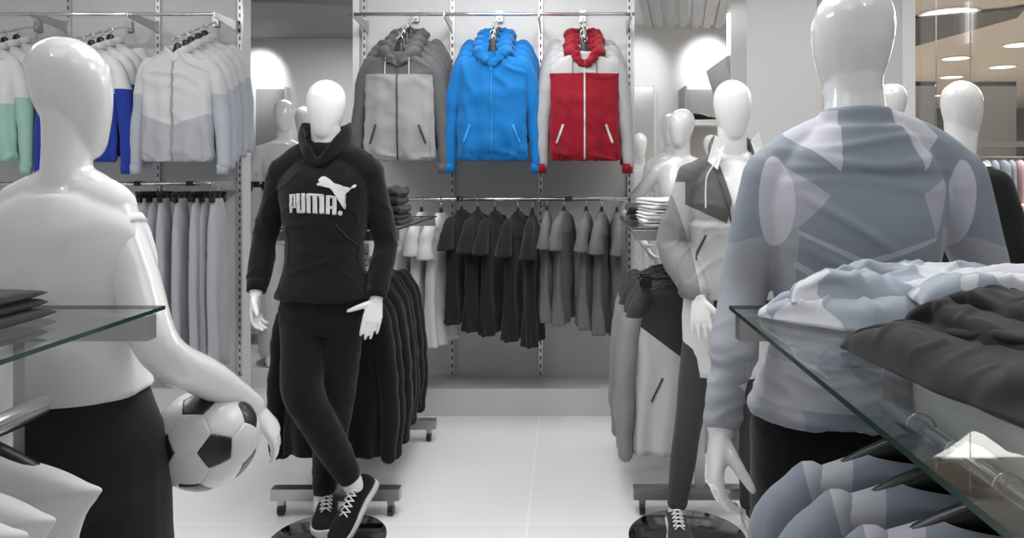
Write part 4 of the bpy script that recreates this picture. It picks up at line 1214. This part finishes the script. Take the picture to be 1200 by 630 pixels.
m_dk = fabric('folded_charcoal', g(44), .9, scale=9, strength=.5, aniso=(1, 1, 1))
for i in range(3):
    folded('dark folded trousers on the near left glass, ' + ['bottom', 'middle', 'top'][i] + ' of the pile', 'folded clothes', 'dark folded clothes on the near left rack',
           -1.27, -.868 + (.012, .004, -.004)[i], .98, 1.25, GT + i * .0165, .0155, m_dk, 70 + i, layers=1, amp=.003)
for i in range(4):
    folded('white folded shirt on the far right rack, ' + ['bottom of the pile', 'second from the bottom', 'third from the bottom', 'top of the pile'][i], 'folded clothes', 'white folded shirts on the far right rack',
           .345 + .01 * i, .60, 3.3, 3.62, GT + i * .031, .030, m_wh, 80 + i, layers=2, amp=.008, rz=.08 * i)
folded('dark folded top behind the white pile on the far right rack', 'folded clothes', None, .32, .56, 3.72, 4.0, GT, .075, m_dk, 91, layers=2, amp=.01)
folded('black folded trousers on the far left rack glass, bottom of the pile', 'folded clothes', 'black clothes on the far left rack', -.98, -.75, 3.34, 3.64, GT, .05, m_dk, 93, layers=2, amp=.01)
folded('crumpled black top on the far left rack glass, top of the pile', 'folded clothes', 'black clothes on the far left rack', -.98, -.755, 3.36, 3.62, GT + .052, .12, m_dk, 97, layers=3, amp=.03)

# crumpled pile on the near right glass
def dome(u, w=.16): return min(1, max(0, u / w)) ** .5 * min(1, max(0, (1 - u) / w)) ** .5
m_sl = fabric('sport_shirt_folded', (160, 168, 180), .7, scale=9, strength=.4, aniso=(1, 1, 1))
def add_tri(m):
    nt = m.node_tree; N = nt.nodes; Lk = nt.links
    tc = N.new('ShaderNodeTexCoord'); mp = N.new('ShaderNodeMapping'); mp.inputs['Rotation'].default_value = (0, 0, .6); Lk.new(tc.outputs['Object'], mp.inputs[0])
    vo = N.new('ShaderNodeTexVoronoi'); vo.inputs['Scale'].default_value = 13; vo.distance = 'MANHATTAN'; Lk.new(mp.outputs[0], vo.inputs['Vector'])
    sx = N.new('ShaderNodeSeparateColor'); Lk.new(vo.outputs['Color'], sx.inputs[0])
    gt = N.new('ShaderNodeMath'); gt.operation = 'GREATER_THAN'; gt.inputs[1].default_value = .5; Lk.new(sx.outputs[0], gt.inputs[0])
    mx = N.new('ShaderNodeMix'); mx.data_type = 'RGBA'; Lk.new(gt.outputs[0], mx.inputs[0]); mx.inputs[6].default_value = lin((158, 166, 178)); mx.inputs[7].default_value = lin((205, 206, 214))
    Lk.new(mx.outputs[2], bsdf(m).inputs['Base Color'])
add_tri(m_sl)
def edge(pts):
    c = catmull(pts, 24); n = len(c) - 1
    def f(u):
        t = min(max(u, 0), 1) * n; i = min(int(t), n - 1); k = t - i
        return V((c[i][0] * (1 - k) + c[i + 1][0] * k, c[i][1] * (1 - k) + c[i + 1][1] * k, 0))
    return f
def fold_sheet(front, back, k, a, H, b, seed, tip=.12, z0=0.0, back_drop=.25, crease=.006):
    """cloth laid in overlapping folds between a front and a back edge"""
    fr, bk = edge(front), edge(back)
    def fn(u, v):
        n1 = noise.noise(V((u * 2.6 + seed, seed, 0))); n2 = noise.noise(V((u * 3.1 + seed, v * 2.5, 4)))
        ph = 2 * PI * k * v + 2.4 * n1 + 1.6 * n2
        am = max(0, .75 + .9 * noise.noise(V((u * 3.5 - seed, v * 3, 2)))) * min(1, v * 5) * min(1, (1 - v) * 4)
        vp = v - a * am * math.sin(ph)
        P = fr(u) * (1 - vp) + bk(u) * vp
        e = min(1, u / tip) ** .6
        rise = H * e * (1 - math.exp(-v * 9)) * (1 - back_drop * v * v)
        w = crease * max(0, 1 - abs(noise.noise(V((P.x * 8 + seed, P.y * 8, 1)))) * 5) + crease * .8 * max(0, 1 - abs(noise.noise(V((P.x * 15 - P.y * 6 + seed, P.y * 14, 6)))) * 5)
        z = rise + b * am * e * (.5 - .5 * math.cos(ph + .8)) + w * e * min(1, v * 6)
        P.x += .006 * noise.noise(V((u * 9, v * 2, seed))); P.y += .012 * noise.noise(V((u * 7, seed, v * 2)))
        P.z = GT + z0 + .0035 + max(0, z)
        return P
    return fn
t = thing('folded_sport_shirt', 'crumpled slate and white patterned sport shirt spread over the far end of the right glass', 'folded clothes', (.55, 1.12, GT))
F1 = [(.322, 1.22), (.40, 1.13), (.50, 1.09), (.62, 1.04), (.88, .98)]; B1 = [(.328, 1.262), (.44, 1.29), (.60, 1.32), (.74, 1.33), (.9, 1.33)]
drape(fold_sheet(F1, B1, 2.2, .085, .040, .014, 2.0, .25), 150, 80, m_sl, t, 'shirt_back')
F2 = [(.36, 1.18), (.42, 1.155), (.50, 1.13), (.62, 1.10), (.88, 1.05)]; B2 = [(.37, 1.235), (.46, 1.28), (.60, 1.31), (.74, 1.31), (.9, 1.30)]
drape(fold_sheet(F2, B2, 1.8, .10, .040, .016, 7.0, .2, z0=.030, crease=.008), 150, 80, m_sl, t, 'shirt_front')
F3 = [(.50, 1.045), (.60, 1.02), (.74, 1.0), (.9, 1.0)]; B3 = [(.52, 1.13), (.62, 1.15), (.76, 1.16), (.9, 1.16)]
drape(fold_sheet(F3, B3, 1.1, .10, .034, .012, 12.0, .15, z0=.050, back_drop=.5), 110, 50, m_sl, t, 'sleeve')

t = thing('folded_dark_top', 'dark charcoal garment folded and crumpled in front of the patterned shirt on right glass', 'folded clothes', (.55, .88, GT))
m_ch = fabric('charcoal_soft', g(46), .92, scale=8, strength=.4, aniso=(1, 1, 1))
F4 = [(.372, 1.005), (.382, .93), (.392, .84), (.408, .76), (.43, .69), (.47, .62)]; B4 = [(.385, 1.015), (.50, 1.02), (.62, 1.02), (.74, 1.0), (.84, .94), (.9, .85)]
drape(fold_sheet(F4, B4, 2.4, .10, .036, .014, 3.0, .22, back_drop=.1, crease=.005), 170, 130, m_ch, t, 'lower_fold', .006)
F5 = [(.455, 1.0), (.465, .93), (.49, .86), (.52, .80), (.56, .74)]; B5 = [(.50, 1.03), (.62, 1.03), (.74, 1.01), (.84, .95), (.9, .86)]
drape(fold_sheet(F5, B5, 2.0, .14, .022, .016, 9.0, .15, z0=.034, crease=.006), 150, 110, m_ch, t, 'upper_fold', .005)
F6 = [(.50, .985), (.515, .93), (.55, .88), (.60, .83)]; B6 = [(.56, 1.03), (.66, 1.02), (.76, 1.0), (.85, .93)]
drape(fold_sheet(F6, B6, 1.4, .16, .014, .016, 15.0, .15, z0=.054, crease=.006), 110, 80, m_ch, t, 'turned_back_edge', .004)

# small things on the far racks
mt_ = mat('tag_white', g(222), .7)
p_ = W(425, 297, 3.3)
t = thing('paper_tag', 'white printed paper tag hanging beside the black hoodie sleeve at the far left rack', 'tag', p_)
obj('card', G().box((-.028, -.001, -.05), (.028, .001, .045)), mt_, t, sharp=30)
obj('string', G().tube([(0, 0, .043), (.006, 0, .07), (0, 0, .10)], [.0012] * 3, 6, smooth=3), M_chrome, t)
ln = G()
for i, w_ in enumerate((.036, .044, .03, .04)): ln.box((-.022, -.0016, .012 - i * .014), (-.022 + w_, -.001, .017 - i * .014))
obj('print_lines', ln, M_dark, t, sharp=30)
for i, (y_, r_, nm_) in enumerate(((3.30, .10, 'frontmost'), (3.32, -.12, 'second from the front'), (3.35, .02, 'rearmost'))):
    lb = 'bare black clip hanger at the front of the far right rack, ' + nm_
    if i == 0:
        t = c0 = thing('clip_hanger', lb, 'hanger', (.57, y_, 1.108), r_, 'bare black clip hangers on the far right rack')
        obj('bar', G().tube([(-.24, 0, -.075), (0, 0, -.07), (.24, 0, -.075)], [(.008, .008)] * 3, 10, ref=(0, 1, 0), smooth=2), M_hang, t)
        for x_ in (-.215, .215):
            cl = obj('clip', G().box((x_ - .022, -.012, -.115), (x_ + .022, .012, -.06)), M_hang, t, sharp=30)
        obj('hook', G().tube([(0, 0, -.07), (0, 0, -.04), (.015, 0, -.022), (.012, 0, -.004), (0, 0, .002), (-.012, 0, -.004), (-.014, 0, -.018)], [.0022] * 7, 8, smooth=3), M_chrome, t)
    else: dup(c0, lb, (.57, y_, 1.108 + .0), r_)
# ================================================================ shop front and mall beyond
XM = 2.36
struct('trim_3', G().box((2.26, 4.98, 0), (2.345, 5.06, CEIL)), M_white)
pn = obj('frosted_pane', G().box((2.10, 5.0, .1), (2.25, 5.012, CEIL - .02)), mat('frosted_glass', g(205), .4), kind='structure', sharp=30)
pn.name = 'window_1'
M_beige = mat('mall_floor_beige', (186, 176, 166), .35)
struct('floor_mall', G().box((2.35, -3, -.1), (26, 30, -.002)), M_beige)
struct('ceiling_mall', G().box((2.35, 4.6, 3.6), (26, 30, 3.7)), mat('mall_ceiling', (190, 182, 172), .8))
def cp(px, py, h=3.595): d = F * (h - EYE) / (CY - py); return ((px - CX) * d / F, d)
struct('ceiling_recess', G().poly([cp(1068, 19), cp(1068, 53), cp(1192, 18), cp(1203, 5), cp(1180, 9)], 3.56, 3.598, axis='z'), mat('recess_dark', (70, 67, 64), .8))
struct('wall_mall', G().box((5, 24, 0), (22, 24.2, 3.6)), mat('mall_wall', (84, 80, 77), .8))
first = None
for i, (px, d, wd, nm) in enumerate(((1083, 17, .5, 'square dark column far across the mall, left of the black-topped mannequin'), (1168, 17, .9, 'wide dark column far across the mall above the pastel clothes'))):
    x = (px - CX) * d / F
    c = obj('mall_column', G().box((x - wd / 2, d, 0), (x + wd / 2, d + .5, 3.6)), mat('mall_column_grey', (66, 63, 61), .8), sharp=30)
    tag(c, nm, 'column')
pos = [(1112, 15), (1120, 68), (1115, 90), (1195, 52), (1175, 78), (1160, 98), (1090, 130), (1086, 100), (1092, 112), (1070, 105)]
nmz = ['largest, topmost oval light', 'light above the black-topped mannequin', 'light just over the bald head', 'light at the right picture edge', 'second light from the right edge', 'third light down on the right', 'lowest small light left of the bald head', 'small light beside the white post', 'small light under another beside the post', 'leftmost tiny light touching the white post']
for (px, py), n_ in zip(pos, nmz):
    x, y = cp(px, py)
    t = thing('ceiling_light', 'round recessed mall ceiling light, ' + n_, 'ceiling light', (x, y, 3.6), group='recessed lights of the mall ceiling')
    rr = .33 if py < 20 else .22
    wpart('rim', G().lathe([(rr, 3.58), (rr + .04, 3.58), (rr + .04, 3.598), (rr, 3.598)], (x, y, 0), 32, cap=(False, False)), M_white, t)
    wpart('diffuser', G().lathe([(.01, 3.585), (rr, 3.585), (rr, 3.597), (.01, 3.597)], (x, y, 0), 32), mat('lamp_warm', (255, 248, 238), .5, emit=2.2), t)
# pastel clothes rack and pink counter of the shop opposite
D2 = 9.6
x0 = (1146 - CX) * D2 / F; x1 = (1240 - CX) * D2 / F
t = thing('clothes_rack', 'dark wall rail above pastel clothes in the shop across the mall', 'clothes rack', (x0, D2, 0))
wpart('rail', G().cyl((x0, D2, 1.70), (x1, D2, 1.70), .02), mat('rail_dark', (78, 70, 68), .5), t)
wpart('shelf', G().box((x0, D2 + .1, 1.86), (x1, D2 + .5, 1.92)), mat('rail_dark', (78, 70, 68), .5), t, sharp=30)
for xx in (x0, x1): wpart('post', G().box((xx - .03, D2 - .02, 0), (xx + .03, D2 + .5, 1.95)), mat('rail_dark', (78, 70, 68), .5), t, sharp=30)
cols = [(120, 126, 140), (120, 126, 140), (126, 130, 144), (110, 116, 130), (186, 146, 152), (192, 150, 156), (176, 138, 146), (190, 150, 156), (184, 146, 152)]
p1 = {}
wd_ = ['slate blue', 'pastel pink']
for i, c in enumerate(cols):
    k = 0 if c[0] < 150 else 1
    lb = '%s garment hanging in the shop across the mall, %s' % (wd_[k], ['leftmost', 'second from left', 'third from left', 'fourth from left', 'first right of the blue ones', 'sixth along', 'seventh along', 'eighth along', 'rightmost'][i])
    loc = (x0 + .1 + i * .11, D2, 1.70)
    if k not in p1:
        t = thing('hanging_garment', lb, 'garment', loc, math.radians(75), 'pastel garments across the mall')
        spec = [(-.03, .05, .02), (-.06, .15, .03), (-.12, .22, .04), (-.3, .23, .045), (-.68, .24, .05)]
        obj('garment_body', smooth(G().rings(body_rings(spec, 32, seed=i, fold=.012, kf=6), (True, True)).mesh()), fabric('pastel_%s' % wd_[k].replace(' ', '_'), cols[i], .9), t)
        obj('hook', G().cyl((0, 0, .02), (0, 0, -.04), .004, 8), M_chrome, t)
        p1[k] = t
    else: dup(p1[k], lb, loc, math.radians(75 + random.uniform(-8, 8)))
D3 = 8.2
x0 = (1158 - CX) * D3 / F
t = thing('pink_counter', 'dusty pink display counter with white lettering in the shop across the mall', 'counter', (x0 + .5, D3, 0))
wpart('counter_body', G().box((x0, D3, .7), (x0 + 1.4, D3 + .6, 1.14)), mat('dusty_pink', (196, 156, 156), .6), t, sharp=30)
wpart('counter_base', G().box((x0 + .1, D3 + .1, 0), (x0 + 1.3, D3 + .5, .7)), mat('counter_base', (170, 150, 146), .6), t, sharp=30)
lt = G()
for i, xx in enumerate((.20, .27, .34, .41, .48)):
    lt.tube([(x0 + xx - .02, D3 - .006, .93), (x0 + xx, D3 - .006, 1.0), (x0 + xx + .02, D3 - .006, .93 + .01 * (i % 2)), (x0 + xx + .045, D3 - .006, .94)], [.009] * 4, 8, smooth=4)
wpart('script_lettering', lt, mat('lettering_white', g(235), .5), t)
# glazed shop front along the right side
gl = G().box((2.36, 1.2, .05), (2.37, 4.95, 2.98))
gw = obj('window_2', gl, M_glass, kind='structure', sharp=30)
struct('trim_4', G().box((2.35, 1.2, 0), (2.385, 4.98, .05)), M_steel)
wr = G()
for i, (px, nm) in enumerate(((1097, 'left one'), (1137, 'right one'))):
    x = (px - CX) * 4.3 / F
    o = obj('hanging_wire', G().cyl((x, 4.3, 2.0 - .55 * (1 - i)), (x, 4.3, CEIL), .0028, 8), M_steel)
    tag(o, 'thin steel wire hanging from the ceiling beside the mall view, ' + nm, 'wire', 'thin hanging wires')

# ================================================================ back room pieces
M_mir = mat('mirror_back', g(214), .12, metal=.5)
for i, (a, b, c, d_, lb) in enumerate(((738, 102, 766, 232, 'pale upright mirror panel on the back wall beside the red jackets'), (299, 104, 333, 330, 'grey upright panel on the back wall in the left gap'))):
    p_, q_ = W(a, b, 7.42), W(c, d_, 7.42)
    if i == 0: p_.x = .68
    t = thing('wall_panel', lb, 'wall panel', ((p_.x + q_.x) / 2, 7.45, q_.z))
    wpart('panel', G().box((p_.x, 7.44, q_.z), (q_.x, 7.47, p_.z)), M_mir if i == 0 else mat('panel_mid', g(150), .6), t, sharp=30)
    wpart('frame', G().box((q_.x, 7.42, q_.z), (q_.x + .03, 7.499, p_.z + .02)), M_white2, t, sharp=30)
# shelf niche with one shoe
a, b = W(803, 102, 7.2), W(848, 190, 7.2)
t = thing('shoe_shelf', 'pale wall unit with shoe shelf on the back wall behind the jacket mannequin head', 'shelf unit', ((a.x + b.x) / 2, 7.3, b.z - 1.2))
wpart('back', G().box((a.x, 7.4, b.z - .8), (b.x, 7.49, a.z)), mat('unit_pale', g(188), .5), t, sharp=30)
zs_ = W(800, 143, 7.1).z
wpart('shelf', G().box((a.x, 7.08, zs_ - .03), (b.x, 7.4, zs_)), M_white2, t, sharp=30)
wpart('side', G().box((a.x - .02, 7.1, b.z - .8), (a.x, 7.49, a.z)), mat('side_grey', g(150), .5), t, sharp=30)
ts = thing('trainer', 'single dark shoe on the pale wall shelf left of the jacket mannequin head', 'shoe', (0, 0, 0))
xs = (a.x + b.x) / 2 - .03
shoe(ts, V((xs - .1, 7.22, zs_ + .001)), V((xs + .16, 7.18, zs_ + .001)))
for c in list(ts.children):
    c.name = 'upper'
# angled metal duct and upright light strips at the right of the back room
t = thing('wall_hood', 'grey angled metal hood on the back room wall above the jacket mannequin head', 'hood', (1.7, 6.4, 2.2))
hd = [(W(x, y, 6.2).x, W(x, y, 6.2).z) for x, y in ((846, 70), (877, 46), (877, 78), (860, 96), (858, 108))]
wpart('hood_shell', G().poly(hd, 6.1, 6.9), mat('hood_grey', g(165), .5), t, sharp=30)
first = None
for i, (x0_, y0_, x1_, y1_, nm) in enumerate(((854, 18, 858, 62, 'left and longer'), (874, 2, 878, 50, 'right one beside the column'))):
    p_, q_ = W(x0_, y0_, 6.0), W(x1_, y1_, 6.0); p_.z = min(p_.z, 2.99)
    t = thing('light_strip', 'bright upright light strip in the back room, ' + nm, 'light', ((p_.x + q_.x) / 2, 6.0, q_.z), group='upright light strips')
    wpart('tube', G().box((p_.x, 5.99, q_.z), (q_.x, 6.02, p_.z)), mat('strip_light', g(255), .5, emit=3.0), t, sharp=30)
    wpart('housing', G().box((p_.x - .005, 6.02, q_.z - .02), (q_.x + .06, 6.06, 2.999)), M_white, t, sharp=30)
# low white shelf, hanging trousers and a small orange garment in the left gap
t = thing('low_shelf', 'low white shelf with rounded edge in the left wall gap', 'shelf', (-2.6, 6.8, 0))
pd = obj('display_podium', G().box((-2.42, 5.2, 0), (-1.75, 6.3, .12)), M_white, sharp=30); tag(pd, 'low white podium under the two background mannequins in the left gap', 'podium')
for z in (.10, .33): wpart('board', G().box((-3.0, 6.5, z), (-2.2, 7.1, z + .03)), M_white, t, sharp=30)
for x in (-2.98, -2.24): wpart('leg', G().box((x, 6.55, 0), (x + .03, 7.05, .10)), M_steel, t, sharp=30)
for x in (-2.98, -2.24): wpart('leg', G().box((x, 6.55, .13), (x + .03, 7.05, .33)), M_steel, t, sharp=30)
rail_px = W(300, 205, 5.3)
t = dup(p0, 'blue-grey trousers hanging in the left wall gap beside the white-shirted mannequin', (rail_px.x, 5.3, 1.5), math.radians(70), (1, 1.2, 1.0))
p_ = W(317, 335, 5.9)
t = thing('orange_garment', 'small orange and grey garment hanging in the left gap behind the hoodie mannequin hand', 'garment', (p_.x, 5.9, p_.z))
spec = [(.14, .02, .012), (.10, .05, .03), (0, .075, .035), (-.14, .08, .035)]
obj('garment_body', smooth(G().rings(body_rings(spec, 32, seed=3, fold=.006)).mesh()), fabric('orange_cloth', (188, 98, 72), .9), t)
obj('hook', G().cyl((0, 0, .13), (0, 0, .19), .004, 8), M_chrome, t)
# ================================================================ light and camera
def area(name, loc, size, power, rot=(0, 0, 0), sy=None, col=(1, 1, 1)):
    l = bpy.data.lights.new(name, 'AREA'); l.shape = 'RECTANGLE'; l.size = size; l.size_y = sy or size; l.energy = power; l.color = col
    o = bpy.data.objects.new(name, l); COL.objects.link(o); o.location = loc; o.rotation_euler = rot; return o
def spot(name, loc, to, power, ang=60, blend=.6, r=.04):
    l = bpy.data.lights.new(name, 'SPOT'); l.energy = power; l.spot_size = math.radians(ang); l.spot_blend = blend; l.shadow_soft_size = r
    o = bpy.data.objects.new(name, l); COL.objects.link(o); o.location = loc
    o.rotation_euler = (V(to) - V(loc)).to_track_quat('-Z', 'Y').to_euler(); return o
for i, (x, y, p) in enumerate([(-1.0, .3, 11), (.9, .4, 11), (-.3, 2.2, 56), (-2.8, 2.6, 50), (1.6, 2.4, 30), (1.75, 3.9, 16), (-.3, 3.7, 46)]):
    area('ceiling_fill_light', (x, y, CEIL - .02), 1.1, p * .5)  # unseen soft fill lights added; one brightens the floor by the right gap
area('back_room_light', (-2.0, 6.3, 2.8), 1.0, 15); area('back_room_light', (1.0, 6.3, 2.8), 1.0, 12)
spot('wall_spot', (-3.0, 7.0, 2.84), (-3.1, 7.5, 2.45), 34, 62, .7)
spot('wall_spot', (1.5, 6.8, 2.93), (1.43, 7.5, 2.6), 34, 48, .7)
spot('wall_spot', (.75, 6.8, 2.93), (.72, 7.5, 2.55), 18, 55, .8)
spot('track_spot', (-.9, 1.7, 2.93), (-1.0, 3.1, 1.5), 15, 40, .6)
spot('track_spot', (.6, 1.7, 2.93), (.75, 3.1, 1.5), 10, 40, .6)
spot('track_spot', (-1.3, -.1, 2.93), (-1.0, 1.5, 1.4), 10, 50, .6)
spot('track_spot', (.5, -.1, 2.93), (.6, 1.5, 1.4), 12, 50, .6)
for x in (-3.2, -2.4, -1.0, -.43, .11):
    spot('wall_fill_spot', (x, 3.4, 2.93), (x, 4.8, 2.3), 8.5, 75, .8)  # unseen spots added to brighten the upper display walls
area('mall_light', (5.5, 9, 3.5), 5, 420, col=(1, .96, .9)); area('mall_light', (8, 17, 3.5), 8, 700, col=(1, .96, .9))

w = bpy.data.worlds.new('w'); bpy.context.scene.world = w; w.use_nodes = True
w.node_tree.nodes['Background'].inputs[0].default_value = (.9, .9, .9, 1)
w.node_tree.nodes['Background'].inputs[1].default_value = .32
cd = bpy.data.cameras.new('camera'); co = bpy.data.objects.new('camera', cd); COL.objects.link(co)
cd.sensor_width = 36; cd.sensor_fit = 'HORIZONTAL'; cd.lens = F / 1200 * 36
co.location = (0, 0, EYE); co.rotation_euler = (PI / 2, 0, 0)
cd.shift_x = -(CX - 600) / 1200; cd.shift_y = -(315 - CY) / 1200
cd.clip_start = .05
sc = bpy.context.scene; sc.camera = co
sc.view_settings.view_transform = 'Standard'; sc.view_settings.look = 'None'; sc.view_settings.gamma = 1
sc.view_settings.exposure = .18; sc.view_settings.use_curve_mapping = False
